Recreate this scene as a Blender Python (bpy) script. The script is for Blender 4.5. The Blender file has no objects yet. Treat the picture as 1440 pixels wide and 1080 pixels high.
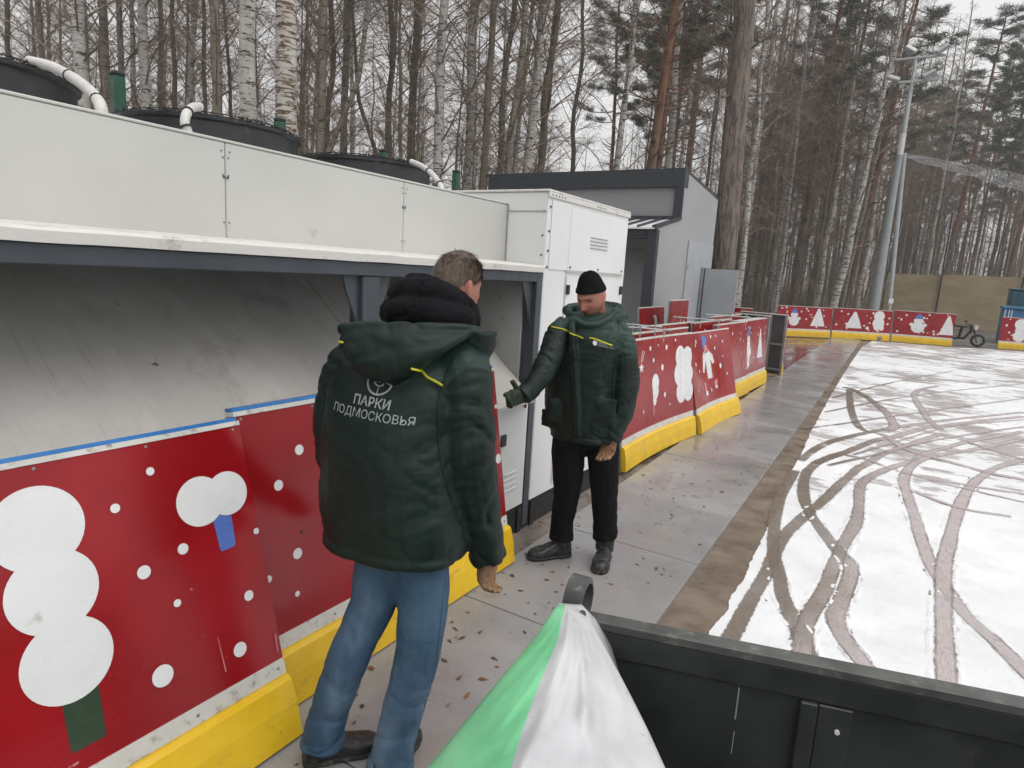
import bpy, math, random
from math import sin, cos, pi, radians, sqrt
from mathutils import Vector, Matrix, noise
from mathutils.bvhtree import BVHTree
V = Vector
scene = bpy.context.scene
COL = scene.collection

# ------------------------------------------------------------------ camera
H0 = 1.80
FPX = 900.0
def _cam():
    roll = radians(3.4); vx, vy = 1290., 415.
    nx, ny = sin(roll), -cos(roll)
    d = (vx - 720) * nx + (vy - 540) * ny
    pitch = math.atan2(d, FPX)
    a = (vx - 720) * cos(roll) + (vy - 540) * sin(roll)
    yaw = math.atan2(a, math.hypot(FPX, d))
    F = V((-sin(yaw) * cos(pitch), cos(yaw) * cos(pitch), -sin(pitch)))
    R0 = V((cos(yaw), sin(yaw), 0)); U0 = R0.cross(F)
    return F, cos(roll) * R0 + sin(roll) * U0, -sin(roll) * R0 + cos(roll) * U0
CF, CR, CU = _cam()
CO = V((0, 0, H0))
cam_d = bpy.data.cameras.new('camera'); cam = bpy.data.objects.new('camera', cam_d); COL.objects.link(cam)
cam_d.sensor_width = 36; cam_d.lens = 36 * FPX / 1440; cam_d.clip_start = 0.02; cam_d.clip_end = 600
m = Matrix.Identity(4)
for i in range(3):
    m[i][0] = CR[i]; m[i][1] = CU[i]; m[i][2] = -CF[i]
m.translation = CO
cam.matrix_world = m
scene.camera = cam
# surveying: where a sight line of the photograph meets a surface of the place
def sight(px, py):
    return (CF * FPX + CR * (px - 720) - CU * (py - 540)).normalized()
def G(px, py, z=0.0):
    r = sight(px, py); return CO + r * ((z - H0) / r.z)
def GX(px, py, x):
    r = sight(px, py); return CO + r * (x / r.x)
def PD(px, py, view, s):
    r = sight(px, py); return CO + r * (s / r.dot(view))

# ------------------------------------------------------------------ objects
def tag(o, label=None, cat=None, group=None, kind=None):
    if label: o['label'] = label
    if cat: o['category'] = cat
    if group: o['group'] = group
    if kind: o['kind'] = kind
    return o
def link(name, me, parent=None):
    o = bpy.data.objects.new(name, me); COL.objects.link(o)
    if parent is not None: o.parent = parent
    return o
def empty(name, loc=(0, 0, 0), label=None, cat=None, group=None):
    o = bpy.data.objects.new(name, None); COL.objects.link(o); o.location = loc
    o.empty_display_size = .1
    return tag(o, label, cat, group)
class MB:
    def __init__(s): s.v = []; s.f = []; s.m = []; s.k = 0
    def add(s, vs, fs, k=None):
        b = len(s.v); s.v += [tuple(x) for x in vs]
        for f in fs: s.f.append(tuple(b + i for i in f)); s.m.append(s.k if k is None else k)
    def box(s, lo, hi, M=None, k=None):
        c = [V((x, y, z)) for x in (lo[0], hi[0]) for y in (lo[1], hi[1]) for z in (lo[2], hi[2])]
        if M is not None: c = [M @ p for p in c]
        s.add(c, [(0, 1, 3, 2), (4, 6, 7, 5), (0, 4, 5, 1), (2, 3, 7, 6), (0, 2, 6, 4), (1, 5, 7, 3)], k)
    def bbox(s, lo, hi, b=.004, M=None, k=None):
        # box with chamfered edges
        lo = V(lo); hi = V(hi); vs = []; idx = {}
        for sx in (0, 1):
            for sy in (0, 1):
                for sz in (0, 1):
                    for ax in range(3):
                        p = V((hi.x if sx else lo.x, hi.y if sy else lo.y, hi.z if sz else lo.z))
                        for a2 in range(3):
                            if a2 != ax: p[a2] += -b if (sx, sy, sz)[a2] else b
                        idx[(sx, sy, sz, ax)] = len(vs); vs.append(p if M is None else M @ p)
        fs = []
        for ax in range(3):
            o = [i for i in range(3) if i != ax]
            for sd in (0, 1):
                q = []
                for (a, c) in ((0, 0), (1, 0), (1, 1), (0, 1)):
                    t = [0, 0, 0]; t[ax] = sd; t[o[0]] = a; t[o[1]] = c
                    q.append(idx[(*t, ax)])
                if (sd == 0) != (ax == 1): q.reverse()
                fs.append(tuple(q))
        for ax in range(3):
            o = [i for i in range(3) if i != ax]
            for a in (0, 1):
                for c in (0, 1):
                    t0 = [0, 0, 0]; t1 = [0, 0, 0]; t1[ax] = 1
                    for t in (t0, t1): t[o[0]] = a; t[o[1]] = c
                    q = [idx[(*t0, o[0])], idx[(*t1, o[0])], idx[(*t1, o[1])], idx[(*t0, o[1])]]
                    if (a == c) != (ax == 1): q.reverse()
                    q.reverse() if False else None
                    fs.append(tuple(q))
        for sx in (0, 1):
            for sy in (0, 1):
                for sz in (0, 1):
                    q = [idx[(sx, sy, sz, a)] for a in range(3)]
                    if (sx + sy + sz) % 2 == 0: q.reverse()
                    fs.append(tuple(q))
        s.add(vs, fs, k)
    def quad(s, a, b, c, d, k=None): s.add([a, b, c, d], [(0, 1, 2, 3)], k)
    def poly(s, pts, k=None): s.add(pts, [tuple(range(len(pts)))], k)
    def prism(s, pts, off, k=None):
        n = len(pts); pts = [V(p) for p in pts]; off = V(off)
        s.add(pts + [p + off for p in pts], [tuple(range(n - 1, -1, -1)), tuple(range(n, 2 * n))] +
              [(i, (i + 1) % n, n + (i + 1) % n, n + i) for i in range(n)], k)
    def tube(s, pts, r, n=8, k=None, cap=True):
        vs, fs = tube(pts, r, n, cap); s.add(vs, fs, k)
    def cyl(s, a, b, r, n=16, k=None): s.tube([V(a), V(b)], r, n, k)
    def build(s, name, mats, parent=None, smooth=False, auto=None):
        me = bpy.data.meshes.new(name); me.from_pydata(s.v, [], s.f)
        if not isinstance(mats, (list, tuple)): mats = [mats]
        for mt in mats: me.materials.append(mt)
        if len(mats) > 1: me.polygons.foreach_set('material_index', s.m)
        if smooth: me.polygons.foreach_set('use_smooth', [True] * len(me.polygons))
        me.update()
        if auto is not None:
            me.polygons.foreach_set('use_smooth', [True] * len(me.polygons)); me.set_sharp_from_angle(angle=radians(auto))
        return link(name, me, parent)
def catmull(pts, n):
    pts = [V(p) for p in pts]; out = []
    P = [pts[0] * 2 - pts[1]] + pts + [pts[-1] * 2 - pts[-2]]
    for i in range(1, len(P) - 2):
        for j in range(n):
            t = j / n; a, b, c, d = P[i - 1], P[i], P[i + 1], P[i + 2]
            out.append(.5 * (2 * b + (c - a) * t + (2 * a - 5 * b + 4 * c - d) * t * t + (3 * b - a - 3 * c + d) * t ** 3))
    out.append(pts[-1]); return out
def tube(pts, r, n=8, cap=True):
    pts = [V(p) for p in pts]; N = len(pts)
    rr = r if isinstance(r, (list, tuple)) else [r] * N
    t0 = (pts[1] - pts[0]).normalized()
    ref = V((0, 0, 1)) if abs(t0.z) < .9 else V((1, 0, 0))
    u = t0.cross(ref).normalized(); vs = []; fs = []
    for i, p in enumerate(pts):
        t = (pts[min(i + 1, N - 1)] - pts[max(i - 1, 0)]).normalized()
        u = (u - t * u.dot(t)).normalized(); w = t.cross(u)
        for j in range(n):
            a = 2 * pi * j / n; vs.append(p + (u * cos(a) + w * sin(a)) * rr[i])
    for i in range(N - 1):
        for j in range(n):
            fs.append((i * n + j, i * n + (j + 1) % n, (i + 1) * n + (j + 1) % n, (i + 1) * n + j))
    if cap:
        fs.append(tuple(range(n - 1, -1, -1))); fs.append(tuple(range((N - 1) * n, N * n)))
    return vs, fs
def loft(rings, cap=True):
    n = len(rings[0]); vs = [p for r in rings for p in r]; fs = []
    for i in range(len(rings) - 1):
        for j in range(n):
            fs.append((i * n + j, i * n + (j + 1) % n, (i + 1) * n + (j + 1) % n, (i + 1) * n + j))
    if cap:
        fs.append(tuple(range(n - 1, -1, -1))); fs.append(tuple(range((len(rings) - 1) * n, len(rings) * n)))
    return vs, fs

# ------------------------------------------------------------------ materials
class NT:
    def __init__(s, name):
        s.mat = bpy.data.materials.new(name); s.mat.use_nodes = True
        s.t = s.mat.node_tree; s.t.nodes.clear()
        s.out = s.t.nodes.new('ShaderNodeOutputMaterial')
        s.b = s.t.nodes.new('ShaderNodeBsdfPrincipled'); s.lk(s.b.outputs[0], s.out.inputs[0])
        s.co = s.t.nodes.new('ShaderNodeTexCoord').outputs['Object']
    def n(s, t, **kw):
        x = s.t.nodes.new(t)
        for k, v in kw.items(): setattr(x, k, v)
        return x
    def lk(s, a, b): s.t.links.new(a, b)
    def put(s, sock, v):
        if hasattr(v, 'is_output') or isinstance(v, bpy.types.NodeSocket): s.lk(v, sock)
        elif isinstance(v, (tuple, list)) and len(v) == 3 and sock.type == 'RGBA': sock.default_value = (*v, 1)
        else: sock.default_value = v
    def map(s, sc=(1, 1, 1), rot=(0, 0, 0), co=None):
        x = s.n('ShaderNodeMapping'); s.lk(co or s.co, x.inputs[0]); x.inputs['Scale'].default_value = sc; x.inputs['Rotation'].default_value = rot
        return x.outputs[0]
    def noise(s, scale=5, detail=4, rough=.55, co=None, dist=0):
        x = s.n('ShaderNodeTexNoise'); s.lk(co or s.co, x.inputs['Vector']); x.inputs['Scale'].default_value = scale
        x.inputs['Detail'].default_value = detail; x.inputs['Roughness'].default_value = rough; x.inputs['Distortion'].default_value = dist
        return x.outputs[0]
    def ramp(s, f, a, b, va=0., vb=1.):
        x = s.n('ShaderNodeMapRange'); s.put(x.inputs[0], f)
        for i, q in enumerate((a, b, va, vb)): s.put(x.inputs[i + 1], q)
        x.interpolation_type = 'SMOOTHSTEP'; return x.outputs[0]
    def mix(s, f, a, b):
        x = s.n('ShaderNodeMix', data_type='RGBA'); s.put(x.inputs[0], f); s.put(x.inputs[6], a); s.put(x.inputs[7], b); return x.outputs[2]
    def math(s, op, a, b=0.):
        x = s.n('ShaderNodeMath', operation=op); s.put(x.inputs[0], a); s.put(x.inputs[1], b); return x.outputs[0]
    def sep(s, co=None):
        x = s.n('ShaderNodeSeparateXYZ'); s.lk(co or s.co, x.inputs[0]); return x.outputs
    def set(s, color=None, rough=None, metal=None, bump=None, bs=.3, bd=.01, spec=None):
        if color is not None: s.put(s.b.inputs['Base Color'], color)
        if rough is not None: s.put(s.b.inputs['Roughness'], rough)
        if metal is not None: s.put(s.b.inputs['Metallic'], metal)
        if spec is not None: s.put(s.b.inputs['Specular IOR Level'], spec)
        if bump is not None:
            x = s.n('ShaderNodeBump'); x.inputs['Strength'].default_value = bs; x.inputs['Distance'].default_value = bd
            s.lk(bump, x.inputs['Height']); s.lk(x.outputs[0], s.b.inputs['Normal'])
        return s.mat
def sc3(c, k): return tuple(min(1, x * k) for x in c)
def plain(name, c, rough=.5, var=.25, scale=6, metal=0, dirt=None, bump=.15, bscale=60, bd=.003, spec=.5):
    t = NT(name)
    col = t.mix(t.ramp(t.noise(scale, 5), .3, .7), sc3(c, 1 - var), sc3(c, 1 + var * .6))
    if dirt:
        dc, amt, ds = dirt
        col = t.mix(t.ramp(t.noise(ds, 6, .65), .66 - amt * .3, .78 - amt * .2), col, dc)
    r = t.ramp(t.noise(scale * 2.3, 3), .3, .7, max(.02, rough - .1), min(1, rough + .1))
    return t.set(col, r, metal, t.noise(bscale, 4) if bump else None, bump, bd, spec)

M = {}
M['white_paint'] = plain('white_paint', (.53, .53, .505), .42, .07, 1.2, dirt=((.42, .39, .33), .06, 5.5), bump=.05)
M['white_clean'] = plain('white_clean', (.74, .745, .75), .38, .05, 1.5, bump=.04)
M['steel_dark'] = plain('steel_dark', (.050, .060, .074), .45, .15, 4, bump=.1)
M['steel_grey'] = plain('steel_grey', (.28, .29, .30), .4, .2, 5, metal=.3, dirt=((.2, .17, .13), .25, 9))
M['galv'] = plain('galvanised', (.42, .44, .45), .4, .12, 7, metal=.4)
M['black_plastic'] = plain('black_plastic', (.016, .016, .018), .5, .3, 8)
M['rubber'] = plain('rubber', (.02, .02, .02), .7, .3, 20, bump=.4)
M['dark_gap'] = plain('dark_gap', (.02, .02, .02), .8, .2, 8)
M['blue_rail'] = plain('blue_rail', (.03, .17, .46), .35, .15, 8)
M['white_print'] = plain('white_print', (.72, .73, .74), .28, .05, 3, dirt=((.5, .48, .45), .05, 9), bump=.03)
M['blue_print'] = plain('blue_print', (.09, .17, .50), .28, .1, 5)
M['green_print'] = plain('green_print', (.035, .06, .035), .28, .1, 5)
M['pink_print'] = plain('pink_print', (.62, .22, .22), .28, .1, 5)
M['dark_print'] = plain('dark_print', (.05, .05, .055), .3, .1, 5)
def red_board():
    t = NT('red_board')
    col = t.mix(t.ramp(t.noise(2.5, 4), .3, .7), (.245, .0045, .008), (.31, .0075, .013))
    sx = t.noise(9, 6, .7, t.map((9, 1, .9), (.2, .3, .15)))
    col = t.mix(t.ramp(sx, .70, .72, 0, .6), col, (.62, .42, .42))
    sp = t.noise(70, 2, .5)
    col = t.mix(t.ramp(sp, .78, .80, 0, .7), col, (.10, .03, .03))
    film = t.noise(1.7, 5, .6)
    return t.set(col, t.ramp(film, .3, .7, .13, .3), None, t.noise(4, 3), .06, .01, .42)
M['red_board'] = red_board()
def yellow_kick():
    t = NT('yellow_kick')
    z = t.noise(5, 5, .6)
    col = t.mix(t.ramp(z, .3, .7), (.70, .43, .010), (.80, .52, .016))
    col = t.mix(t.ramp(t.noise(7, 7, .75, t.map((1, 1, 2.5))), .54, .72, 0, .75), col, (.36, .25, .07))
    col = t.mix(t.ramp(t.noise(38, 3), .69, .74, 0, .8), col, (.12, .08, .04))
    return t.set(col, t.ramp(z, .3, .7, .28, .5), None, t.noise(14, 4), .15, .008)
M['yellow_kick'] = yellow_kick()
M['board_edge_white'] = plain('board_edge_white', (.62, .61, .58), .45, .1, 5, dirt=((.28, .25, .2), .4, 22))

# ------------------------------------------------------------------ world and light
w = bpy.data.worlds.new('World'); scene.world = w; w.use_nodes = True
nt = w.node_tree; nt.nodes.clear()
bo = nt.nodes.new('ShaderNodeOutputWorld'); bg = nt.nodes.new('ShaderNodeBackground'); sky = nt.nodes.new('ShaderNodeTexSky')
hs = nt.nodes.new('ShaderNodeHueSaturation')
sky.sky_type = 'NISHITA'; sky.sun_disc = False; sky.sun_elevation = radians(62); sky.sun_rotation = radians(95)
sky.air_density = 1.6; sky.dust_density = 6.0; sky.ozone_density = 1.0; sky.altitude = 100
hs.inputs['Saturation'].default_value = .02; hs2 = nt.nodes.new('ShaderNodeHueSaturation'); hs2.inputs['Value'].default_value = 2.3
nt.links.new(sky.outputs[0], hs.inputs['Color']); gm = nt.nodes.new('ShaderNodeGamma'); gm.inputs[1].default_value = .2; nt.links.new(hs.outputs[0], gm.inputs[0]); nt.links.new(gm.outputs[0], hs2.inputs['Color']); nt.links.new(hs2.outputs[0], bg.inputs[0]); nt.links.new(bg.outputs[0], bo.inputs[0])
bg.inputs[1].default_value = .15
sd = bpy.data.lights.new('sun', 'SUN'); sd.energy = .75; sd.angle = radians(60); sd.color = (1, .96, .91)
sun = bpy.data.objects.new('sun', sd); COL.objects.link(sun)
# the sun stands to the right of the view (over the rink), soft behind cloud
az = radians(95); el = radians(62)
sdir = V((sin(az) * cos(el), cos(az) * cos(el), sin(el)))
sun.rotation_euler = sdir.to_track_quat('Z', 'Y').to_euler()
scene.view_settings.view_transform = 'Standard'; scene.view_settings.look = 'None'; scene.view_settings.gamma = 1
scene.view_settings.exposure = 1.05
scene.cycles.max_bounces = 6; scene.cycles.transparent_max_bounces = 12
scene.cycles.use_adaptive_sampling = True; scene.cycles.adaptive_threshold = .02

# ------------------------------------------------------------------ ground
def sheet(name, poly, z, mat, kind='structure'):
    b = MB(); b.poly([V((x, y, z)) for x, y in poly]); return tag(b.build(name, mat), kind=kind)
def forest_floor():
    t = NT('forest_floor')
    n = t.noise(1.2, 8, .7); n2 = t.noise(14, 6, .7)
    col = t.mix(t.ramp(n, .35, .65), (.055, .040, .026), (.13, .095, .06))
    col = t.mix(t.ramp(n2, .5, .68, 0, .8), col, (.20, .15, .095))
    col = t.mix(t.ramp(t.noise(.35, 4), .52, .66, 0, .5), col, (.05, .065, .025))
    return t.set(col, .9, None, n2, .8, .05)
sheet('forest_floor', [(-200, -60), (200, -60), (200, 260), (-200, 260)], -.075, forest_floor())
def asphalt():
    t = NT('wet_asphalt'); n = t.noise(.8, 6, .65)
    col = t.mix(t.ramp(n, .3, .7), (.07, .068, .066), (.14, .13, .125))
    return t.set(col, t.ramp(n, .35, .6, .2, .6), None, t.noise(60, 3), .4, .01)
sheet('asphalt_yard', [(-9, -8), (26, -8), (26, 47), (-9, 47)], -.055, asphalt())
def wet_ground():
    t = NT('wet_ground'); n = t.noise(2.6, 7, .65)
    col = t.mix(t.ramp(n, .3, .7), (.10, .08, .065), (.24, .21, .185))
    col = t.mix(t.ramp(t.noise(30, 5, .7), .58, .68, 0, .85), col, (.10, .05, .025))
    return t.set(col, t.ramp(n, .4, .6, .12, .55), None, t.noise(40, 4), .3, .008)
dl = lambda y: -1.945 - .0255 * (y - 3)      # left edge of the deck
dr = lambda y: -.93 - .0255 * (y - 3)        # right edge of the deck
sheet('wet_ground', [(-8.5, -8), (dl(-8), -8), (dl(29), 29), (-8.5, 29)], -.035, wet_ground())
def red_ice():
    t = NT('wet_dark_ice'); n = t.noise(1.5, 6, .6)
    col = t.mix(t.ramp(n, .3, .7), (.085, .045, .045), (.15, .09, .085))
    return t.set(col, t.ramp(n, .4, .6, .08, .3), None, t.noise(9, 3), .1, .006)
sheet('wet_dark_ice', [(-5.6, 15.2), (dl(15.2) - .02, 15.2), (dl(27.2) - .02, 27.2), (-4.3, 25.6)], -.030, red_ice())
def deck_mat():
    t = NT('deck_plates')
    x, y, z = t.sep()[0:3]
    n = t.noise(1.1, 6, .62); n3 = t.noise(7, 6, .7)
    sh = t.n('ShaderNodeTexWhiteNoise', noise_dimensions='1D'); t.put(sh.inputs['W'], t.math('FLOOR', t.math('MULTIPLY', y, .8)))
    col = t.mix(t.ramp(n, .3, .7), (.225, .222, .225), (.33, .325, .325))
    col = t.mix(t.math('MULTIPLY', sh.outputs[0], .3), col, (.20, .20, .21))
    col = t.mix(t.ramp(n3, .55, .75, 0, .55), col, (.17, .14, .11))
    col = t.mix(t.ramp(t.noise(3.3, 7, .72, t.map((1, .6, 1))), .52, .68, 0, .55), col, (.30, .245, .195))
    col = t.mix(t.ramp(t.noise(85, 2), .70, .74, 0, .7), col, (.08, .06, .05))
    wet = t.noise(.9, 5, .6, t.map((.8, 1.6, 1)))
    far = t.ramp(y, 3, 12, 0, .10)
    rough = t.ramp(t.math('ADD', wet, far), .46, .60, .45, .17)
    return t.set(col, rough, None, t.noise(5, 5, .6), .14, .008, .5)
b = MB(); y = -6.02; rnd = random.Random(4)
while y < 27.6:
    y2 = min(y + 1.25, 27.6); dz = rnd.uniform(-.002, .002); g = .004
    b.bbox((0, y + g, -.05), (1, y2 - g, 0), .003, Matrix.Identity(4))
    for i in range(len(b.v) - 24, len(b.v)):
        px, py, pz = b.v[i]; b.v[i] = (dl(py) + (dr(py) - dl(py)) * px, py, pz + dz + (.0015 * (px - .5)))
    y = y2
tag(b.build('deck_path', deck_mat()), kind='structure')

# snow sheet with its thawed border strip
SN = -.018
def slush():
    t = NT('sandy_slush'); n = t.noise(3.2, 7, .7)
    col = t.mix(t.ramp(n, .3, .7), (.125, .092, .066), (.215, .17, .128))
    col = t.mix(t.ramp(t.noise(60, 3), .68, .73, 0, .6), col, (.08, .05, .03))
    col = t.mix(t.ramp(t.noise(11, 6, .75), .67, .74, 0, .7), col, (.5, .47, .44))
    return t.set(col, t.ramp(n, .35, .6, .25, .6), None, t.noise(25, 6, .7), .5, .012)
sheet('sandy_strip', [(dr(-6) - .02, -6), (-.45, -6), (-.45, 2.2), (-.5, 5), (-.6, 12), (-1.0, 25), (dr(27.6) + .35, 28), (dr(27.6) - .02, 27.6)], SN - .006, slush())
def snow_mat():
    t = NT('snow'); x, y, z = t.sep()[0:3]
    n = t.noise(.85, 8, .68, t.map((1, 1.25, 1)), .3); n2 = t.noise(2.4, 7, .72, t.map((.8, 1.7, 1)), .2)
    zone = t.math('MULTIPLY', t.ramp(y, 3.8, 8.5, 0, 1), t.ramp(t.noise(.28, 3), .25, .7, .55, 1.25))
    m1 = t.math('ADD', t.math('MULTIPLY', n, .55), t.math('MULTIPLY', n2, .45))
    thr = t.math('SUBTRACT', .72, t.math('MULTIPLY', zone, .235))
    bare = t.ramp(t.math('SUBTRACT', m1, thr), 0, .045)
    white = t.mix(t.ramp(t.noise(.5, 4), .3, .7), (.72, .735, .76), (.84, .85, .87))
    white = t.mix(t.ramp(t.noise(2.1, 6, .7), .42, .70, 0, .55), white, (.60, .61, .625)); white = t.mix(t.ramp(t.noise(34, 4, .7), .56, .70, 0, .35), white, (.58, .58, .59))
    dirt = t.mix(t.ramp(t.noise(3, 5), .3, .7), (.30, .25, .24), (.47, .44, .43))
    col = t.mix(t.math('MULTIPLY', bare, .85), white, dirt)
    col = t.mix(t.ramp(t.noise(6.5, 2), .77, .785, 0, .8), col, (.25, .2, .16))
    h = t.math('SUBTRACT', t.math('ADD', t.math('MULTIPLY', t.noise(12, 6, .65), .5), t.math('MULTIPLY', t.noise(70, 4, .7), .2)), bare)
    return t.set(col, t.mix(bare, (.75,) * 3, (.35,) * 3), None, h, .6, .016)
edge = [(1000, 905), (995, 893), (1006, 878), (1022, 860), (1030, 838), (1046, 812), (1058, 786), (1068, 766), (1078, 745), (1090, 722), (1101, 700),
        (1106, 682), (1112, 668), (1119, 652), (1126, 640), (1133, 625), (1140, 607), (1149, 592), (1158, 575), (1170, 553), (1184, 530), (1198, 508), (1213, 487)]
er = random.Random(8); left = []
ep = [G(*p, SN) for p in edge]
for a, c in zip(ep[:-1], ep[1:]):
    d = (c - a).length; k = max(2, min(90, int(d / .02)))
    for i in range(k):
        q = a.lerp(c, i / k); q.x += .014 * noise.noise(V((q.y * 3.1, 0, 3))) + .008 * noise.noise(V((q.y * 13, 0, 7))) + .005 * noise.noise(V((q.y * 37, 2, 7))); left.append((q.x, q.y))
left.append((ep[-1].x, ep[-1].y))
sb = MB(); prev = None
pts = [(left[0][0] - .02, -6)] + left
for i in range(len(pts) - 1):
    (xa, ya), (xb, yb) = pts[i], pts[i + 1]
    def far_x(y): return 16.0
    sb.quad((xa, ya, SN), (far_x(ya), ya, SN), (far_x(yb), yb, SN), (xb, yb, SN))
xe, ye = pts[-1]
sb.poly([(xe, ye, SN), (16, ye, SN), (16, 33.2, SN), (4.9, 30.2, SN), (2.6, 29.7, SN), (1.4, 28.62, SN), (-.6, 28.3, SN), (-1.2, 27.9, SN)])
snow = tag(sb.build('snow', snow_mat()), kind='structure')

def track_mat():
    t = NT('tyre_track'); uv = t.n('ShaderNodeUVMap').outputs[0]; u, v, _ = t.sep(uv)[0:3]
    x, y, z = t.sep()[0:3]
    av = t.math('ABSOLUTE', t.math('SUBTRACT', v, .5))
    n = t.noise(26, 5, .7); nl = t.noise(9, 5, .7, t.map((1.2, 3.5, 1), co=uv))
    col = t.mix(t.ramp(nl, .38, .62), (.43, .355, .355), (.66, .60, .60))
    edge_ = t.ramp(av, .27, .38)
    col = t.mix(t.math('MULTIPLY', edge_, t.ramp(t.noise(5, 4), .35, .65, .45, 1.0)), col, (.21, .155, .155))
    brown = t.ramp(t.math('ADD', x, t.math('MULTIPLY', t.noise(2, 4), .5)), -.25, .35, 1, 0)
    col = t.mix(brown, col, t.mix(t.ramp(nl, .3, .7), (.13, .10, .075), (.27, .225, .18)))
    t.set(col, t.ramp(n, .3, .7, .22, .5), None, nl, .4, .01)
    a = t.ramp(t.math('ADD', av, t.math('ADD', t.math('MULTIPLY', t.math('SUBTRACT', n, .5), .34), t.math('MULTIPLY', t.math('SUBTRACT', t.noise(70, 3), .5), .16))), .38, .46, 1, 0)
    gap = t.ramp(t.noise(3.2, 6, .7), .55, .70, 1, .10); a = t.math('MULTIPLY', a, t.ramp(t.noise(60, 4, .7), .58, .70, 1, .45)); a = t.math('MULTIPLY', a, t.ramp(t.noise(1.3, 3), .3, .7, 1, .62))
    a = t.math('MULTIPLY', a, t.math('MAXIMUM', gap, t.ramp(y, 5, 9, 1, 0)))
    tr = t.n('ShaderNodeBsdfTransparent'); mx = t.n('ShaderNodeMixShader')
    t.lk(a, mx.inputs[0]); t.lk(tr.outputs[0], mx.inputs[1]); t.lk(t.b.outputs[0], mx.inputs[2]); t.lk(mx.outputs[0], t.out.inputs[0])
    return t.mat
TR = [
 (.125, [(1190,636),(1162,645),(1142,655),(1131,675),(1131,700),(1139,722),(1155,745),(1176,772),(1193,790),(1196,808),(1181,850),(1174,870),(1190,903),(1227,947),(1262,990)]),
 (.115, [(1320,611),(1265,630),(1240,640),(1220,652),(1205,660),(1180,682),(1155,707),(1130,727),(1103,755),(1075,810),(1042,868),(1025,905),(1012,935)]),
 (.115, [(1118,662),(1106,684),(1096,706),(1089,732),(1088,768),(1093,803),(1101,837),(1113,863),(1127,893),(1138,927),(1148,955)]),
 (.12, [(1440,607),(1367,620),(1330,630),(1305,637),(1285,649),(1255,657),(1225,670),(1210,685),(1207,715),(1202,740),(1187,765),(1174,795),(1160,827),(1140,863),(1131,893),(1128,940)]),
 (.115, [(1440,617),(1405,625),(1355,635),(1305,643),(1280,657),(1271,675),(1275,695),(1285,725),(1295,757),(1307,790),(1327,823),(1360,867),(1403,907),(1445,948),(1480,980)]),
 (.125, [(1480,638),(1440,647),(1405,657),(1380,670),(1360,690),(1347,720),(1336,755),(1328,800),(1326,860),(1327,910),(1331,970)]),
 (.12, [(1440,580),(1340,590),(1255,602),(1192,615),(1155,627),(1125,648)]),
 (.13, [(1440,586),(1380,592),(1305,602),(1255,615),(1230,620),(1187,637),(1145,652)]),
 (.16, [(1245,606),(1257,600),(1255,592),(1242,577),(1220,560),(1197,547),(1185,545)]),
 (.13, [(1194,548),(1196,570),(1202,592),(1215,605),(1242,612),(1270,630),(1300,640),(1342,652),(1390,665),(1445,676)]),
 (.09, [(1187,640),(1220,647),(1270,665),(1355,682),(1445,696)]),
 (.055, [(1285,670),(1355,687),(1445,708)]),
 (.075, [(1285,692),(1350,715),(1422,727)]),
 (.13, [(1320,543),(1298,547),(1286,554),(1288,563),(1297,577),(1307,592),(1328,608)]),
 (.06, [(1350,618),(1390,632),(1445,648)]),
 (.06, [(1130,603),(1180,597),(1240,588),(1330,575),(1445,560)]), (.05, [(1200,640),(1260,622),(1340,600),(1445,590)]), (.06, [(1165,655),(1230,640),(1300,622),(1400,606),(1445,600)]),
 (.05, [(1170,560),(1215,548),(1270,535),(1340,522)]), (.05, [(1160,580),(1230,566),(1320,552),(1440,540)]),
]
tb = MB(); uvs = []; TRP = []
for ti, (wd, pl) in enumerate(TR):
    P = catmull([G(*p, SN) for p in pl], 10)
    L = 0; rows = []
    for i, p in enumerate(P):
        t = (P[min(i + 1, len(P) - 1)] - P[max(i - 1, 0)]); t.z = 0; t.normalize(); nrm = V((-t.y, t.x, 0))
        if i: L += (P[i] - P[i - 1]).length
        z = SN + .0025 + ti * .0004
        wa, wb = [wd * .47 * (1 + .28 * noise.noise(V((L * 1.7, ti * 3.1, q)))) for q in (0, 9)]
        rows.append((p - nrm * wa, p + nrm * wb, L, z))
    TRP.append((wd, P))
    for r0, r1 in zip(rows[:-1], rows[1:]):
        tb.quad((r0[0].x, r0[0].y, r0[3]), (r1[0].x, r1[0].y, r1[3]), (r1[1].x, r1[1].y, r1[3]), (r0[1].x, r0[1].y, r0[3]))
        uvs += [(r0[2], 0), (r1[2], 0), (r1[2], 1), (r0[2], 1)]
o = tb.build('snow_track_marks', track_mat())
ul = o.data.uv_layers.new(name='UVMap')
for i, q in enumerate(uvs): ul.data[i].uv = q
tag(o, kind='structure')
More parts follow.
